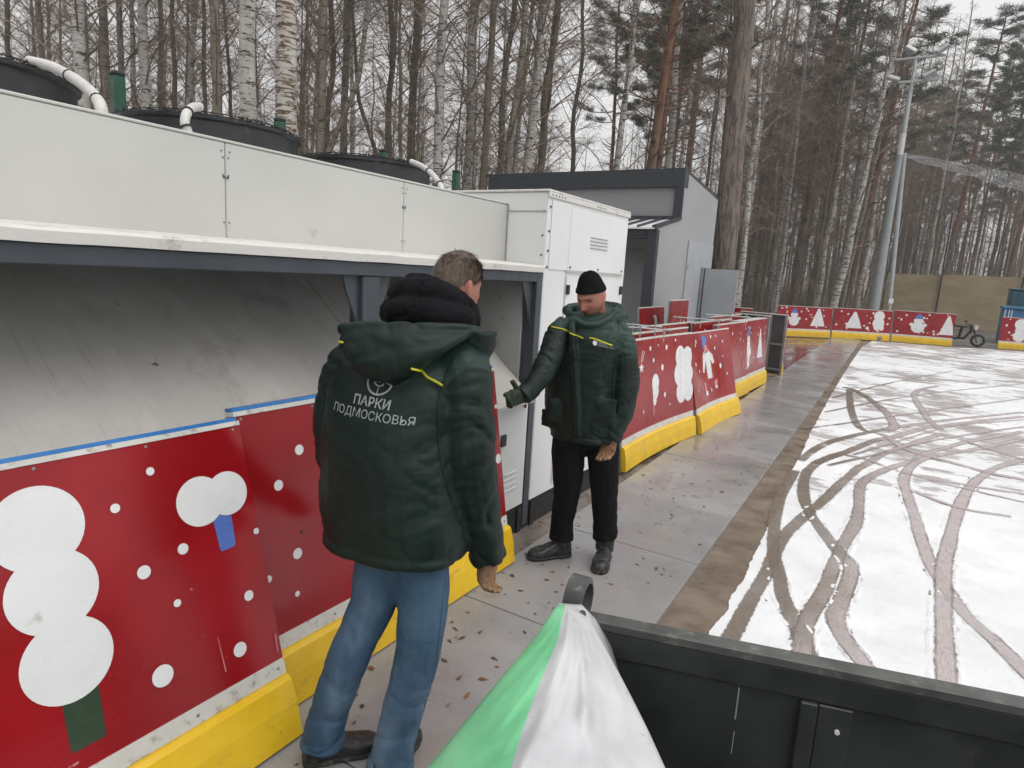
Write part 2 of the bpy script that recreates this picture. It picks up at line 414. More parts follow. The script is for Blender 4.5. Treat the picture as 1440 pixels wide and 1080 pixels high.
# low ridges of pushed-up snow along the clearer tracks
rb = MB()
for ti in (0, 1, 3, 4, 5, 2):
    wd, P = TRP[ti]
    for sgn in (-1, 1):
        Q = [q for a, c in zip(P[:-1], P[1:]) for q in [a.lerp(c, k / max(1, int((c - a).length / .02))) for k in range(max(1, int((c - a).length / .02)))]]
        prev = None
        for i in range(1, len(Q) - 1):
            t = Q[i + 1] - Q[i - 1]; t.z = 0; t.normalize(); nrm = V((-t.y, t.x, 0)) * sgn
            if Q[i].y > 8 or Q[i].x < dr(Q[i].y) + .42: prev = None; continue
            h = .010 * max(0, noise.noise(V((Q[i].x * 9, Q[i].y * 9, ti + sgn))) + .15 + .5 * noise.noise(V((Q[i].x * 40, Q[i].y * 40, 2))))
            c = Q[i] + nrm * (wd * .47 + .012 * noise.noise(V((Q[i].x * 14, Q[i].y * 14, 5))))
            row = [c + nrm * d + V((0, 0, z)) for d, z in ((-.008, -.002), (0, h), (.014, h * .7), (.034, -.002))]
            if prev:
                for a in range(3): rb.quad(prev[a], row[a], row[a + 1], prev[a + 1])
            prev = row
tag(rb.build('snow_ridges', snow.data.materials[0], smooth=True), kind='structure')

# fallen leaves, each lying on its own
leaf_m = []
for i, c in enumerate([(.15, .075, .03), (.085, .045, .022), (.06, .035, .02), (.21, .11, .045)]):
    leaf_m.append(plain('dead_leaf', c, .5, .4, 40))
leaf_me = []
for k in range(8):
    rl = random.Random(k); b = MB(); n = 11; ring = []
    for i in range(n):
        a = 2 * pi * i / n; r = (.75 + .45 * rl.random()) * (1 if i % 2 else .72)
        x = cos(a) * r * 1.25; yy = sin(a) * r * .8
        ring.append(V((x, yy, .18 * abs(yy) + .10 * x * x * rl.random())))
    b.add([V((0, 0, .02))] + ring, [(0, 1 + i, 1 + (i + 1) % n) for i in range(n)])
    b.tube([V((-.9, 0, .03)), V((-1.5, .1, .12)), V((-1.9, .05, .05))], .05, 4)
    me = b.build('fallen_leaf', leaf_m[k % 4]); leaf_me.append(me.data); bpy.data.objects.remove(me)
rl = random.Random(77); cnt = 0
def put_leaf(x, y, z, s, lab, grp):
    o = link('fallen_leaf', rl.choice(leaf_me)); o.location = (x, y, z); o.scale = (s, s * rl.uniform(.6, 1), s)
    o.rotation_euler = (rl.uniform(-.15, .15), rl.uniform(-.15, .15), rl.uniform(0, 6.28)); tag(o, lab, 'leaf', grp)
big = [(923,800),(945,725),(1077,845),(640,885),(632,902),(650,898),(675,890),(625,930),(678,956),(656,980),(645,955),(522,941),(695,927),(990,713),(1015,692),(905,668),(760,735),(720,810)]
for p in big:
    q = G(*p); put_leaf(q.x, q.y, .003, rl.uniform(.014, .023), 'brown fallen leaf lying flat on the wet grey deck', 'fallen leaves on the deck')
while cnt < 265:
    yy = 1.2 + 8.5 * rl.random() ** 1.2; xx = rl.uniform(dl(yy) + .02, dr(yy) - .03)
    if noise.noise(V((xx * 1.5, yy * .9, 2))) < rl.uniform(-.5, .5) - .1: continue
    put_leaf(xx, yy, .003, rl.uniform(.006, .015), 'brown fallen leaf lying flat on the wet grey deck', 'fallen leaves on the deck'); cnt += 1
for i in range(45):
    yy = rl.uniform(3.3, 6.0); xx = rl.uniform(-2.15, dl(yy) - .03)
    put_leaf(xx, yy, -.031, rl.uniform(.007, .015), 'brown fallen leaf on the strip of wet ground by the white cabinet', 'fallen leaves on the wet ground strip')
# ------------------------------------------------------------------ refrigeration unit
XF = -2.49; XC = -2.17; Y0 = -3.2; Y1 = 3.86; Y2 = 5.27
unit = empty('chiller_unit', (-3.2, 1.5, -.035), 'long white rooftop-fan chiller with open dirty bays and white end cabinet behind the boards', 'chiller')
unit_inv = Matrix.Translation(-V(unit.location))
def UB(b, name, mats, parent=None, **kw):
    o = b.build(name, mats, parent or unit, **kw)
    if parent is None: o.matrix_parent_inverse = unit_inv
    return o
SEAM = [Y0, -.55, 1.694, 2.79, Y1]
b = MB()
for a, c in zip(SEAM[:-1], SEAM[1:]):
    b.bbox((XF - .03, a + .0015, 1.862), (XF, c - .0015, 2.25), .004)
b.box((-5.2, Y0, 1.90), (XF - .034, Y1 - .002, 2.235)); b.box((-5.2, Y1 - .002, .2), (-3.31, Y2, 2.235))
# folded top edge
b.bbox((XF - .06, Y0, 2.2515), (XF + .004, Y1, 2.262), .003)
UB(b, 'fascia_panel', M['white_paint'])
b = MB()
for yy in (1.694, 2.79, -.55):
    for dz in (2.215, 2.19, 2.12, 1.93):
        for dy in (-.012, .012):
            b.cyl((XF + .0005, yy + dy * (1.6 if dz > 2.2 else 1), dz), (XF + .004, yy + dy * (1.6 if dz > 2.2 else 1), dz), .0030, 8)
    b.box((XF + .0005, yy - .013, 2.107), (XF + .003, yy - .003, 2.116)); b.box((XF + .0005, yy + .003, 2.107), (XF + .003, yy + .013, 2.116))
UB(b, 'screws', M['steel_dark'])
# sloping lip along the bottom of the fascia, frayed with dirt
def lip_mat():
    t = NT('lip_paint'); x, y, z = t.sep()[0:3]
    n = t.noise(9, 7, .75, t.map((1, .6, 1)))
    col = t.mix(t.ramp(n, .54, .68, 0, .8), (.64, .63, .60), (.36, .33, .26))
    col = t.mix(t.ramp(t.noise(19, 6, .75), .64, .70, 0, .9), col, (.10, .08, .06))
    return t.set(col, .45, None, t.noise(30, 4), .2, .006)
M['lip'] = lip_mat()
b = MB(); rl2 = random.Random(3); N = 90
ys = [Y0 + (Y1 - .004 - Y0) * i / N for i in range(N + 1)]
ring = []
for i, yy in enumerate(ys):
    w1 = .004 * noise.noise(V((yy * 5, 0, 0))); w2 = .006 * noise.noise(V((yy * 9, 3, 0)))
    ring.append([V((XF + .001, yy, 1.868 + w2)), V((XC + .005 + w1, yy, 1.848 + w1)), V((XC + .012 + w1, yy, 1.838 + w1)), V((XC + .010 + w1, yy, 1.803 + w1)), V((XC - .01, yy, 1.803)), V((XF + .001, yy, 1.845))])
vs, fs = loft(ring); b.add(vs, fs)
UB(b, 'drip_ledge', M['lip'])
# dark steel frame: beam, posts, gussets
b = MB()
b.bbox((XC - .09, Y0, 1.738), (XC - .006, Y1 - .075, 1.8015), .004)
b.box((XC - .16, Y0, 1.772), (XC - .092, Y1 - .08, 1.80))
def post(yc, wd):
    b.bbox((XC - .10, yc - wd / 2, -.03), (XC - .012, yc + wd / 2, 1.7375), .004)
    for sgn in (-1, 1):
        p = [V((XC - .05, yc + sgn * wd / 2, 1.7375)), V((XC - .05, yc + sgn * (wd / 2 + .10), 1.7375)), V((XC - .05, yc + sgn * (wd / 2 + .075), 1.66)), V((XC - .05, yc + sgn * wd / 2, 1.50))]
        b.prism(p, (.012, 0, 0))
post(2.235, .11); post(-.4, .11)
b.bbox((XC - .09, Y1 - .075, .0), (XC - .004, Y1 - .002, 1.8015), .004)
p = [V((XC - .05, Y1 - .078, 1.7375)), V((XC - .05, Y1 - .078 - .13, 1.7375)), V((XC - .05, Y1 - .078, 1.45))]; b.prism(p, (.012, 0, 0))
UB(b, 'steel_frame', M['steel_dark'])
# sloping, dirt-streaked drip tray behind the frame
def tray_mat():
    t = NT('dirty_tray')
    st = t.noise(7, 8, .72, t.map((.35, 7, .35), (0, 0, .0)), .5)
    pat = t.noise(1.6, 6, .65)
    col = t.mix(t.ramp(pat, .3, .7), (.46, .445, .42), (.575, .56, .535))
    col = t.mix(t.ramp(st, .52, .74, 0, .42), col, (.26, .23, .195))
    col = t.mix(t.ramp(t.noise(3.3, 7, .72), .52, .72, 0, .5), col, (.24, .195, .16))
    col = t.mix(t.ramp(t.noise(13, 4, .6), .715, .74, 0, .85), col, (.085, .055, .035))
    wv = t.n('ShaderNodeTexWave', wave_type='RINGS'); t.lk(t.map((1, 1.5, 1)), wv.inputs[0]); wv.inputs['Scale'].default_value = .35; wv.inputs['Distortion'].default_value = 9; wv.inputs['Detail'].default_value = 3
    col = t.mix(t.ramp(wv.outputs[1], .93, .99, 0, .35), col, (.45, .44, .42))
    x, y, z = t.sep()[0:3]
    return t.set(col, t.ramp(pat, .35, .65, .55, .3), None, st, .1, .004)
M['tray'] = tray_mat()
b = MB(); sl = .83
for a, c in ((Y0, -.2), (-.196, 2.55), (2.554, 3.748)):
    pa = [V((-2.118, a, .9455)), V((-3.20, a, .9455 + sl * 1.08)), V((-3.20, a, .925 + sl * 1.08)), V((-2.118, a, .925))]
    b.prism(pa, (0, c - a, 0))
UB(b, 'sloping_tray', M['tray'])
b = MB()
b.box((-5.15, Y0 + .01, .02), (-3.23, 3.74, 1.84)); b.box((-3.2, Y0 + .01, 1.82), (XC - .17, 3.74, 1.838))
b.box((-5.18, Y0, -.03), (XC - .11, Y1, .016))
UB(b, 'dark_housing', M['steel_dark'])
b = MB()
b.box((-4.29, 3.752, .1), (XC - .095, 3.772, 1.84)); UB(b, 'bay_end_wall', M['steel_grey'] if False else plain('bay_grey', (.40, .40, .39), .5, .12, 3, dirt=((.2, .18, .15), .2, 8)))
# lower white panels
b = MB()
for a, c in ((Y0, -.46), (-.34, 2.175), (2.295, 3.78)):
    b.bbox((XC - .05, a + .003, .17), (XC - .008, c - .003, .924), .004)
    b.box((XC - .055, a, .9255), (XC - .002, c, .938))
lp = UB(b, 'lower_panel', M['white_clean'])
b = MB()
for zz in (.44, .40, .36, .32): b.bbox((XC - .006, 3.50, zz), (XC + .004, 3.66, zz + .014), .004)
UB(b, 'vent_slats', M['white_clean'], lp)
b = MB(); b.bbox((XC - .006, 3.44, .655), (XC + .006, 3.50, .735), .004); UB(b, 'latch', M['black_plastic'], lp)
b = MB(); b.bbox((XC - .006, 3.72, .88), (XC + .005, 3.735, .915), .003); UB(b, 'catch', M['black_plastic'], lp)
b = MB(); b.box((-4.2, Y0 + .02, -.035), (XC - .03, Y2 - .02, .10)); b.box((XC - .028, 3.3, -.035), (XC - .02, Y2 - .02, .165)); b.box((XC - .028, Y0, -.035), (XC - .02, 3.3, .165))
for yy in (3.72, 3.9, 4.6): b.box((XC - .02, yy, -.035), (XC - .004, yy + .05, .15))
UB(b, 'skid_base', M['dark_gap'])
# end cabinet
b = MB()
b.bbox((-3.3, Y1, .17), (XC, Y2, 2.335), .006)
cab = UB(b, 'cabinet', M['white_clean'])
def cap_mat():
    t = NT('cap_dirty'); col = t.mix(t.ramp(t.noise(16, 6, .75), .58, .66), (.70, .69, .66), (.16, .12, .08))
    return t.set(col, .5, None, t.noise(30, 3), .2, .005)
b = MB(); b.bbox((-3.33, Y1 - .012, 2.3365), (XC + .012, Y2 + .012, 2.352), .004)
b.bbox((XC + .0015, Y1 - .01, 2.30), (XC + .013, Y2 + .012, 2.3355), .003); UB(b, 'roof_cap', M['lip'], cab)
b = MB()
b.bbox((XC + .001, Y1 + .05, 1.825), (XC + .006, Y1 + .33, 2.29), .002)   # narrow filler
b.bbox((XC + .001, 4.19, 1.828), (XC + .010, 5.215, 2.262), .003)
b.bbox((XC + .001, 4.19, .90), (XC + .008, 5.215, 1.785), .003)
b.bbox((XC + .001, 4.19, .22), (XC + .008, 5.215, .885), .003)
UB(b, 'access_panel', M['white_clean'], cab)
b = MB(); b.box((XC + .0085, 4.165, 1.818), (XC + .018, 5.235, 1.8265)); b.box((XC - .001, 4.172, .22), (XC + .003, 4.178, 2.27)); UB(b, 'panel_lip', M['white_paint'], cab)
b = MB()
for i in range(4): b.bbox((XC + .010, 4.53, 2.005 + .026 * i), (XC + .019, 4.85, 2.012 + .026 * i), .003)
UB(b, 'louvre', plain('louvre_grey', (.42, .42, .42), .4, .1, 5), cab)
for yy in (4.205, 5.19):
    b = MB(); b.bbox((XC + .008, yy - .02, 1.655), (XC + .024, yy + .02, 1.725), .004); UB(b, 'latch', M['black_plastic'], cab)
b = MB()
for zz in (.40, .43, .46, .49, .52): b.bbox((XC + .008, 4.02 + .2, zz), (XC + .014, 4.34, zz + .012), .003)
UB(b, 'vent_slats', M['white_clean'], cab)
b = MB()
for zz in (2.24, 2.08, 1.95, 1.84): b.cyl((XC + .0, Y1 + .03, zz), (XC + .005, Y1 + .03, zz), .009, 8); b.cyl((XC - .03 - .0, Y1 - .004, zz - .03), (XC - .03, Y1 + .0, zz - .03), .007, 8)
for yy in (4.22, 4.7, 5.18): b.cyl((XC + .01, yy, 1.85), (XC + .015, yy, 1.85), .009, 8)
for k in range(9): b.cyl((XC + .011, Y1 + .03 + k * .045 + (k > 4) * .5, 2.318), (XC + .016, Y1 + .03 + k * .045 + (k > 4) * .5, 2.318), .006, 6)
for k in range(6): b.cyl((XF - .03 + .02 * (k % 2), Y1 - .004, 1.9 + .06 * k), (XF - .03 + .02 * (k % 2), Y1 - .001, 1.9 + .06 * k), .006, 6)
UB(b, 'screws', M['steel_dark'], cab)
# grey fold where the cabinet's side is seen past the fascia
b = MB(); b.box((-3.28, Y1 - .007, 2.20), (XF - .0, Y1 - .0005, 2.206)); b.box((XF + .003, Y1 - .006, 1.87), (XF + .009, Y1 - .0005, 2.25)); b.box((XF + .01, Y1 - .005, 2.205), (XC - .006, Y1 - .0005, 2.212))
UB(b, 'joint_seal', plain('seal', (.33, .32, .30), .6, .2, 20), cab)
# fans on the roof
FX = -4.056
shroud_m = plain('fan_black', (.022, .024, .027), .42, .25, 6, dirt=((.09, .09, .09), .25, 14))
wire_m = plain('guard_wire', (.02, .02, .022), .4, .2, 30, metal=.3)
for fi, fy in enumerate((1.275, 2.664, 4.053)):
    if fi == 0 and False: continue
    b = MB(); R = .537; n = 72
    prof = [(R - .012, 2.24), (R, 2.24), (R, 2.553), (R + .020, 2.563), (R + .022, 2.580), (R + .004, 2.585), (R - .015, 2.57), (R - .018, 2.26), (.02, 2.258)]
    rings = [[V((FX + r * cos(2 * pi * j / n), fy + r * sin(2 * pi * j / n), z)) for j in range(n)] for r, z in prof]
    vs, fs = loft(rings, cap=False); b.add(vs, fs)
    f = UB(b, 'fan_shroud', shroud_m, auto=40)
    b = MB()
    for k in range(1, 13):
        rr = R * k / 12.5
        z = 2.590 + .045 * (1 - (k / 12.5) ** 2) + (.012 if k > 11 else 0)
        pts = [V((FX + rr * cos(2 * pi * j / 48), fy + rr * sin(2 * pi * j / 48), z)) for j in range(49)]
        b.tube(pts, .0035, 4, cap=False)
    for j in range(36):
        a = 2 * pi * j / 36
        pts = [V((FX + R * q * cos(a), fy + R * q * sin(a), 2.592 + .045 * (1 - q * q))) for q in (.06, .4, .7, .9, 1.02)]
        b.tube(pts, .0032, 4)
    rg = random.Random(fi)
    for j in range(220):       # litter and drops caught on the guard's rim
        a = 2 * pi * rg.random(); r0 = R * rg.uniform(.95, 1.03); z0 = 2.592
        b.tube([V((FX + r0 * cos(a), fy + r0 * sin(a), z0)), V((FX + r0 * cos(a) + rg.uniform(-.02, .02), fy + r0 * sin(a) + rg.uniform(-.02, .02), z0 + rg.uniform(.004, .02)))], .003, 3)
    UB(b, 'fan_guard', wire_m, f)
# corrugated white conduits
cond_m = plain('conduit_white', (.60, .59, .57), .5, .12, 12, dirt=((.3, .28, .24), .2, 14))
for pts in ([GX(40, 86, -3.6), GX(70, 93, -3.5), GX(97, 106, -3.35), GX(120, 122, -3.15), GX(136, 139, -3.0), GX(143, 156, -2.93), GX(144, 185, -2.93)],
            [GX(281, 150, -3.15), GX(270, 152, -3.05), GX(262, 161, -2.98), GX(260, 173, -2.95), GX(264, 186, -2.94), GX(268, 215, -2.94)],
            [GX(578, 227, -3.5), GX(594, 234, -3.35), GX(607, 244, -3.2), GX(616, 255, -3.05), GX(621, 266, -2.98), GX(623, 290, -2.96)]):
    P = catmull(pts, 14); r = [(.0195 if len(pts) == 6 else .0225) + .002 * (i % 2) for i in range(len(P))]
    b = MB(); b.tube(P, r, 10); UB(b, 'conduit', cond_m, smooth=True)
    for kk in (len(P) // 3, len(P) * 2 // 3):
        b = MB(); b.tube([P[kk], P[kk] + (P[kk + 1] - P[kk]).normalized() * .008], .027, 10); UB(b, 'cable_tie', M['black_plastic'])
# ------------------------------------------------------------------ rink boards
def disc(u, v, r, k=20, sx=1., w=0):
    return [(u + sx * r * cos(2 * pi * i / k) * (1 + w * sin(3 * i)), v + r * sin(2 * pi * i / k)) for i in range(k)]
def tree_print(u, v, s, sx=1):
    return [('w', disc(u, v + .60 * s, .20 * s, 24, sx)), ('w', disc(u, v + .32 * s, .22 * s, 24, sx)), ('w', disc(u, v, .24 * s, 24, sx))]
def fir(u, v, h, wd):
    return [('w', [(u - wd / 2, v), (u + wd / 2, v), (u + wd * .3, v + h * .5), (u + wd * .06, v + h), (u - wd * .06, v + h), (u - wd * .3, v + h * .5)])]
def snowman(u, v, h, sx=1.):
    return [('w', disc(u, v + h * .27, h * .27, 22, sx)), ('w', disc(u, v + h * .62, h * .19, 20, sx)),
            ('w', disc(u - .26 * h * sx, v + h * .42, h * .09, 12, sx)), ('w', disc(u + .26 * h * sx, v + h * .42, h * .09, 12, sx)),
            ('b', [(u - .16 * h * sx, v + h * .72), (u + .16 * h * sx, v + h * .72), (u + .10 * h * sx, v + h * .92), (u, v + h), (u - .10 * h * sx, v + h * .92)])]
def star(u, v, r, sx=1.):
    return [('w', [(u + sx * r * (1 if i % 2 == 0 else .45) * sin(pi * i / 5), v + r * (1 if i % 2 == 0 else .45) * cos(pi * i / 5)) for i in range(10)])]
def dots(seed, L, n, r0=.012, r1=.028, lo=.36, hi=1.15):
    r = random.Random(seed); return [('w', disc(r.uniform(.08, L - .08), r.uniform(lo, hi), r.uniform(r0, r1), 12)) for _ in range(n)]
M['backing'] = plain('backing_sheet', (.06, .062, .066), .5, .2, 5)
PM = {'w': 1, 'b': 2, 'g': 3, 'p': 4, 'k': 5}
def board(A, B, lean, label, prints=(), Hb=1.22, sag=0., kick=.24, strip=.06, th=.05, segs=None, rail=True, group='printed rink boards', kickout=.03, blue=True):
    A = V((A[0], A[1], 0)); B = V((B[0], B[1], 0)); L = (B - A).length; t = (B - A).normalized(); n = V((t.y, -t.x, 0))
    ca = sqrt(Hb * Hb - lean * lean) / Hb; up = V((0, 0, ca)) - n * (lean / Hb); nn = t.cross(up)
    root = empty('rink_board', (A + B) / 2 + V((0, 0, -.0)), label, 'rink board', group)
    inv = Matrix.Translation(-V(root.location))
    ns = segs or (12 if sag else 1)
    def P(u, v, d):
        q = u / L; return A + t * u + up * v + nn * (d - sag * 4 * q * (1 - q))
    def slab(b, u0, u1, v0, v1, d0, d1, k=0, ns=ns):
        rings = []
        for i in range(ns + 1):
            u = u0 + (u1 - u0) * i / ns; rings.append([P(u, v0, d0), P(u, v0, d1), P(u, v1, d1), P(u, v1, d0)])
        vs, fs = loft(rings); b.add(vs, fs, k)
    def fin(b, name, mats, par=None):
        o = b.build(name, mats, par or root)
        if par is None: o.matrix_parent_inverse = inv
        return o
    # red sheet with its prints
    b = MB(); slab(b, 0, L, kick + strip, Hb - .022, -.012, 0, 0)
    for i, (c, pl) in enumerate(prints):
        d = .0012 + .0003 * i
        cl = []
        for (u, v) in pl: cl.append((min(max(u, .004), L - .004), min(max(v, kick + strip + .004), Hb - .026)))
        b.poly([P(u, v, d) for u, v in cl], PM[c])
    # finer strips so that prints follow the bend
    fin(b, 'printed_panel', [M['red_board'], M['white_print'], M['blue_print'], M['green_print'], M['pink_print'], M['dark_print']])
    b = MB(); slab(b, 0, L, kick, kick + strip, -.012, .004); ws = fin(b, 'white_strip', M['board_edge_white'])
    b = MB(); k_ = int(L / .3)
    for i in range(k_ + 1):
        u = .03 + (L - .06) * i / k_; b.cyl(P(u, kick + strip * .5, .0035), P(u, kick + strip * .5, .0062), .006, 8); b.cyl(P(u, Hb - .034, .0), P(u, Hb - .034, .0025), .005, 8)
    fin(b, 'screws', M['steel_grey'], ws)
    b = MB()
    rings = []; q = random.Random(int(A.y * 100))
    for i in range(ns * 2 + 1 if ns > 1 else 9):
        u = L * i / (ns * 2 if ns > 1 else 8)
        rings.append([P(u, .004, -.012), P(u, .004, kickout + .006), P(u, kick * .55, kickout + .008 + q.uniform(-.002, .002)), P(u, kick - .022, kickout), P(u, kick - .006, kickout * .55), P(u, kick - .001, .0), P(u, kick - .001, -.012)])
    vs, fs = loft(rings); b.add(vs, fs); fin(b, 'kick_plate', M['yellow_kick'])
    b = MB(); slab(b, 0, L, Hb - .021, Hb - .004, -th, .004); top = fin(b, 'top_rail', M['board_edge_white'])
    if blue:
        b = MB(); slab(b, .002, L - .002, Hb - .0035, Hb + .010, -th, -.008); fin(b, 'edge_strip', M['blue_rail'], top)
    b = MB()
    for u0, u1 in ((0, .045), (L - .045, L), (L * .33 - .02, L * .33 + .02), (L * .66 - .02, L * .66 + .02)): slab(b, u0, u1, 0.0, Hb - .022, -th, -.017, 0, 1)
    slab(b, .046, L - .046, .10, .14, -th + .002, -.017); slab(b, .046, L - .046, .62, .66, -th + .002, -.017)
    fin(b, 'back_frame', M['steel_grey'])
    b = MB(); slab(b, .002, L - .002, .02, Hb - .024, -.0165, -.0122); fin(b, 'backing_sheet', M['backing'])
    return root, P, L
b1p = [('w', disc(1.308, 1.022, .124, 44)), ('w', disc(1.316, .832, .122, 44)), ('w', disc(1.320, .625, .123, 44)),
       ('g', [(1.283, .52), (1.383, .53), (1.379, .365), (1.370, .362), (1.290, .362), (1.283, .368)]), ('w', disc(1.800, .968, .088, 36)), ('w', disc(1.905, .970, .080, 36)),
       ('b', [(1.832, .90), (1.905, .90), (1.901, .782), (1.893, .773), (1.846, .771), (1.839, .778)])]
# trunk print lies under the crown
b1p = [b1p[3]] + [b1p[6]] + b1p[:3] + b1p[4:6]
for (u, v, r) in [(1.649, 1.112, .014), (1.521, 1.022, .015), (1.707, .827, .019), (1.569, .796, .022), (1.654, .658, .013), (1.912, .58, .019), (1.84, .409, .026), (1.565, .452, .035), (1.99, .80, .012), (1.13, .36, .022), (.9, .7, .02), (.7, .5, .03), (1.1, 1.1, .02)]:
    b1p.append(('w', disc(u, v, r, 20)))
b1p += [('p', [(1.765, .49), (1.767, .49), (1.7745, .36), (1.7695, .36)]), ('p', [(1.70, .69), (1.712, .686), (1.708, .678)]), ('p', [(1.985, .40), (1.989, .40), (1.985, .33), (1.982, .33)])]
b1p += tree_print(.45, .62, .5) + snowman(.85, .8, .3)
board((-1.785, -.53), (-1.785, 1.475), .335, 'red rink board with stacked white cloud tree print, leaning nearest in the lower left corner', b1p, 1.23)
b2p = [('w', disc(u, v, r, 18)) for u, v, r in [(.285, 1.024, .022), (.165, .902, .022), (.219, .598, .023), (.196, .434, .012), (.07, .545, .015), (1.29, .847, .02), (1.77, .989, .014), (1.75, .667, .03), (1.70, .47, .014), (.6, .9, .02), (.8, .5, .03), (1.1, .4, .02), (.55, .5, .02)]]
b2p += snowman(1.05, .55, .45) + [('k', disc(.222, .50, .005, 8)), ('k', disc(.255, .68, .008, 8))]
board((-1.935, 1.462), (-1.935, 3.25), .2, 'red rink board with small white dots leaning behind the man in jeans', b2p, 1.23)
c1p = [('p', [(.918, .55), (.938, .55), (.942, .40), (.912, .40)]), ('w', disc(.98, .735, .10, 24, .95)), ('w', disc(.98, .65, .085, 24, .95)), ('w', disc(.955, .56, .062, 18, .8))]
c1p += star(.59, .93, .055, 1.3) + [('w', [(.575, .99), (.59, .99), (.64, 1.10), (.628, 1.105)]), ('w', [(.60, .985), (.612, .985), (.69, 1.09), (.68, 1.097)])]
c1p += [('w', disc(1.66, .965, .125, 24)), ('w', disc(1.63, .77, .135, 24)), ('w', disc(1.68, .56, .13, 24)), ('w', disc(1.85, .95, .12, 24)), ('w', disc(1.88, .75, .11, 24)), ('w', disc(1.87, .55, .12, 24)), ('w', [(1.66, .5), (1.95, .5), (1.95, 1.04), (1.66, 1.04)])]
c1p += [('k', disc(1.735, .81, .022, 12)), ('k', disc(1.75, .58, .022, 12))]
for u, v, r in [(.42, 1.126, .025), (.835, 1.111, .025), (1.279, 1.094, .03), (.919, .982, .024), (1.159, .886, .036), (1.218, .583, .03), (1.52, 1.16, .018), (1.05, 1.13, .012), (.62, .48, .018), (.35, .75, .024), (1.35, .46, .014)]: c1p.append(('w', disc(u, v, r, 14)))
board((-2.11, 5.5), (-2.03, 7.5), .14, 'curved red rink board with star, round tree and white bear prints', c1p, 1.23, sag=.055, blue=False)
c2p = [('w', [(.60, .70), (.66, .90), (.74, .97), (.92, .97), (1.06, .90), (1.10, .79), (1.02, .78), (.96, .86), (.97, .60), (.78, .60), (.76, .84), (.66, .69)]),
       ('p', disc(.82, 1.0, .05, 18, 1.5)), ('b', [(.69, .99), (.77, 1.02), (.90, 1.09), (.88, 1.15), (.76, 1.17), (.70, 1.10)]), ('b', [(.66, 1.12), (.69, 1.20), (.71, 1.12)]),
       ('k', [(.74, .945), (.92, .975), (.90, .955), (.76, .925)]), ('p', [(.745, .97), (.93, .995), (.925, .975), (.75, .95)]),
       ('p', [(.60, .47), (.68, .47), (.66, .57), (.58, .57)]), ('p', [(1.0, .46), (1.1, .46), (1.14, .57), (1.02, .55)]), ('w', [(1.04, .44), (1.12, .45), (1.12, .48), (1.05, .49)]), ('w', [(.62, .40), (.72, .40), (.70, .46), (.62, .46)])]
for u, v, r in [(.41, 1.107, .03), (.37, 1.06, .022), (1.06, 1.14, .026), (1.297, .73, .036), (1.24, 1.14, .018), (.28, .83, .03), (.10, .90, .02), (.42, .73, .02), (1.16, .98, .022), (.86, .45, .024), (1.45, 1.05, .02), (1.48, .6, .02), (.24, .5, .014), (1.4, .85, .014)]: c2p.append(('w', disc(u, v, r, 14)))
board((-1.975, 7.56), (-1.905, 9.27), .28, 'curved red rink board printed with a child in white sweater and blue hat', c2p, 1.23, sag=.07, blue=False)
d1p = [('w', [(.38, .95), (.56, .95), (.60, .74), (.66, .70), (.66, .62), (.58, .62), (.58, .46), (.50, .38), (.42, .46), (.40, .62), (.32, .62), (.32, .70), (.38, .76)]), ('b', [(.36, .945), (.57, .945), (.53, 1.06), (.46, 1.10), (.40, 1.06)])]
d1p += fir(1.36, .52, .52, .42) + [('b', [(1.3, .44), (1.42, .44), (1.42, .515), (1.3, .515)])] + dots(5, 1.87, 20)
board((-2.25, 10.87), (-2.22, 12.74), .10, 'red rink board with tall blue-capped snowman print at the end of the leaning stack', d1p, 1.23, th=.20, blue=False)
# boards stored on edge behind the front row: only their top rails show
for i, (dx, ya, yb, dz, lab) in enumerate([(.30, 6.2, 8.15, 1.24, 'stored rink board behind the curved pair, pale top rail first in the row'),
        (.55, 7.3, 9.2, 1.25, 'stored rink board behind the curved pair, pale top rail second in the row'),
        (.42, 9.0, 10.95, 1.25, 'stored rink board with pale top rail left of the tall snowman print'),
        (.62, 10.6, 12.5, 1.27, 'stored rink board with pale top rail farthest back in the stack'),
        (.22, 9.45, 11.2, 1.22, 'stored rink board standing between the child print and snowman print boards')]):
    board((-2.06 - dx, ya), (-2.0 - dx, yb), .12, lab, dots(20 + i, 1.9, 12), dz, group='stored rink boards', blue=False)
# boards standing edge-on beside the deck
for (A, B, lean, lab) in [((-2.28, 12.95), (-2.95, 13.05), .03, 'grey-edged board standing edge-on just past the tall snowman print'),
                          ((-2.13, 14.05), (-3.1, 14.3), .05, 'dark-backed board standing edge-on beside the deck, last before the open ice')]:
    board(A, B, lean, lab, dots(9, .7, 4), 1.26, group='boards standing edge-on', blue=False)[0]
    # turn its steel back to the viewer
b = MB()
# small upright boards near the shed
s1 = fir(.9, .42, .5, .3) + [('w', [(.95, .5), (1.15, .5), (1.0, 1.1), (.85, 1.15)]), ('w', disc(.5, .5, .12)), ('b', disc(.45, .9, .06))] + dots(31, 1.45, 16)
board((-4.06, 11.0), (-4.13, 12.5), .10, 'red board with white streak print standing close to the grey shed, first of two', s1, 1.30, group='boards by the shed', blue=False)
s2 = [('w', [(.85, .4), (1.05, .4), (1.15, .9), (1.0, .95)]), ('w', [(.2, .7), (.35, .7), (.35, 1.0), (.2, 1.05)])] + dots(32, 1.45, 14)
board((-3.75, 11.5), (-3.88, 13.0), .02, 'red board standing taller at the grey shed, right one of the two', s2, 1.45, group='boards by the shed', blue=False)
board((-3.78, 16.0), (-3.28, 16.05), .12, 'faded red board end leaning below the open grey door', [], 1.27, group='boards by the shed', blue=False)
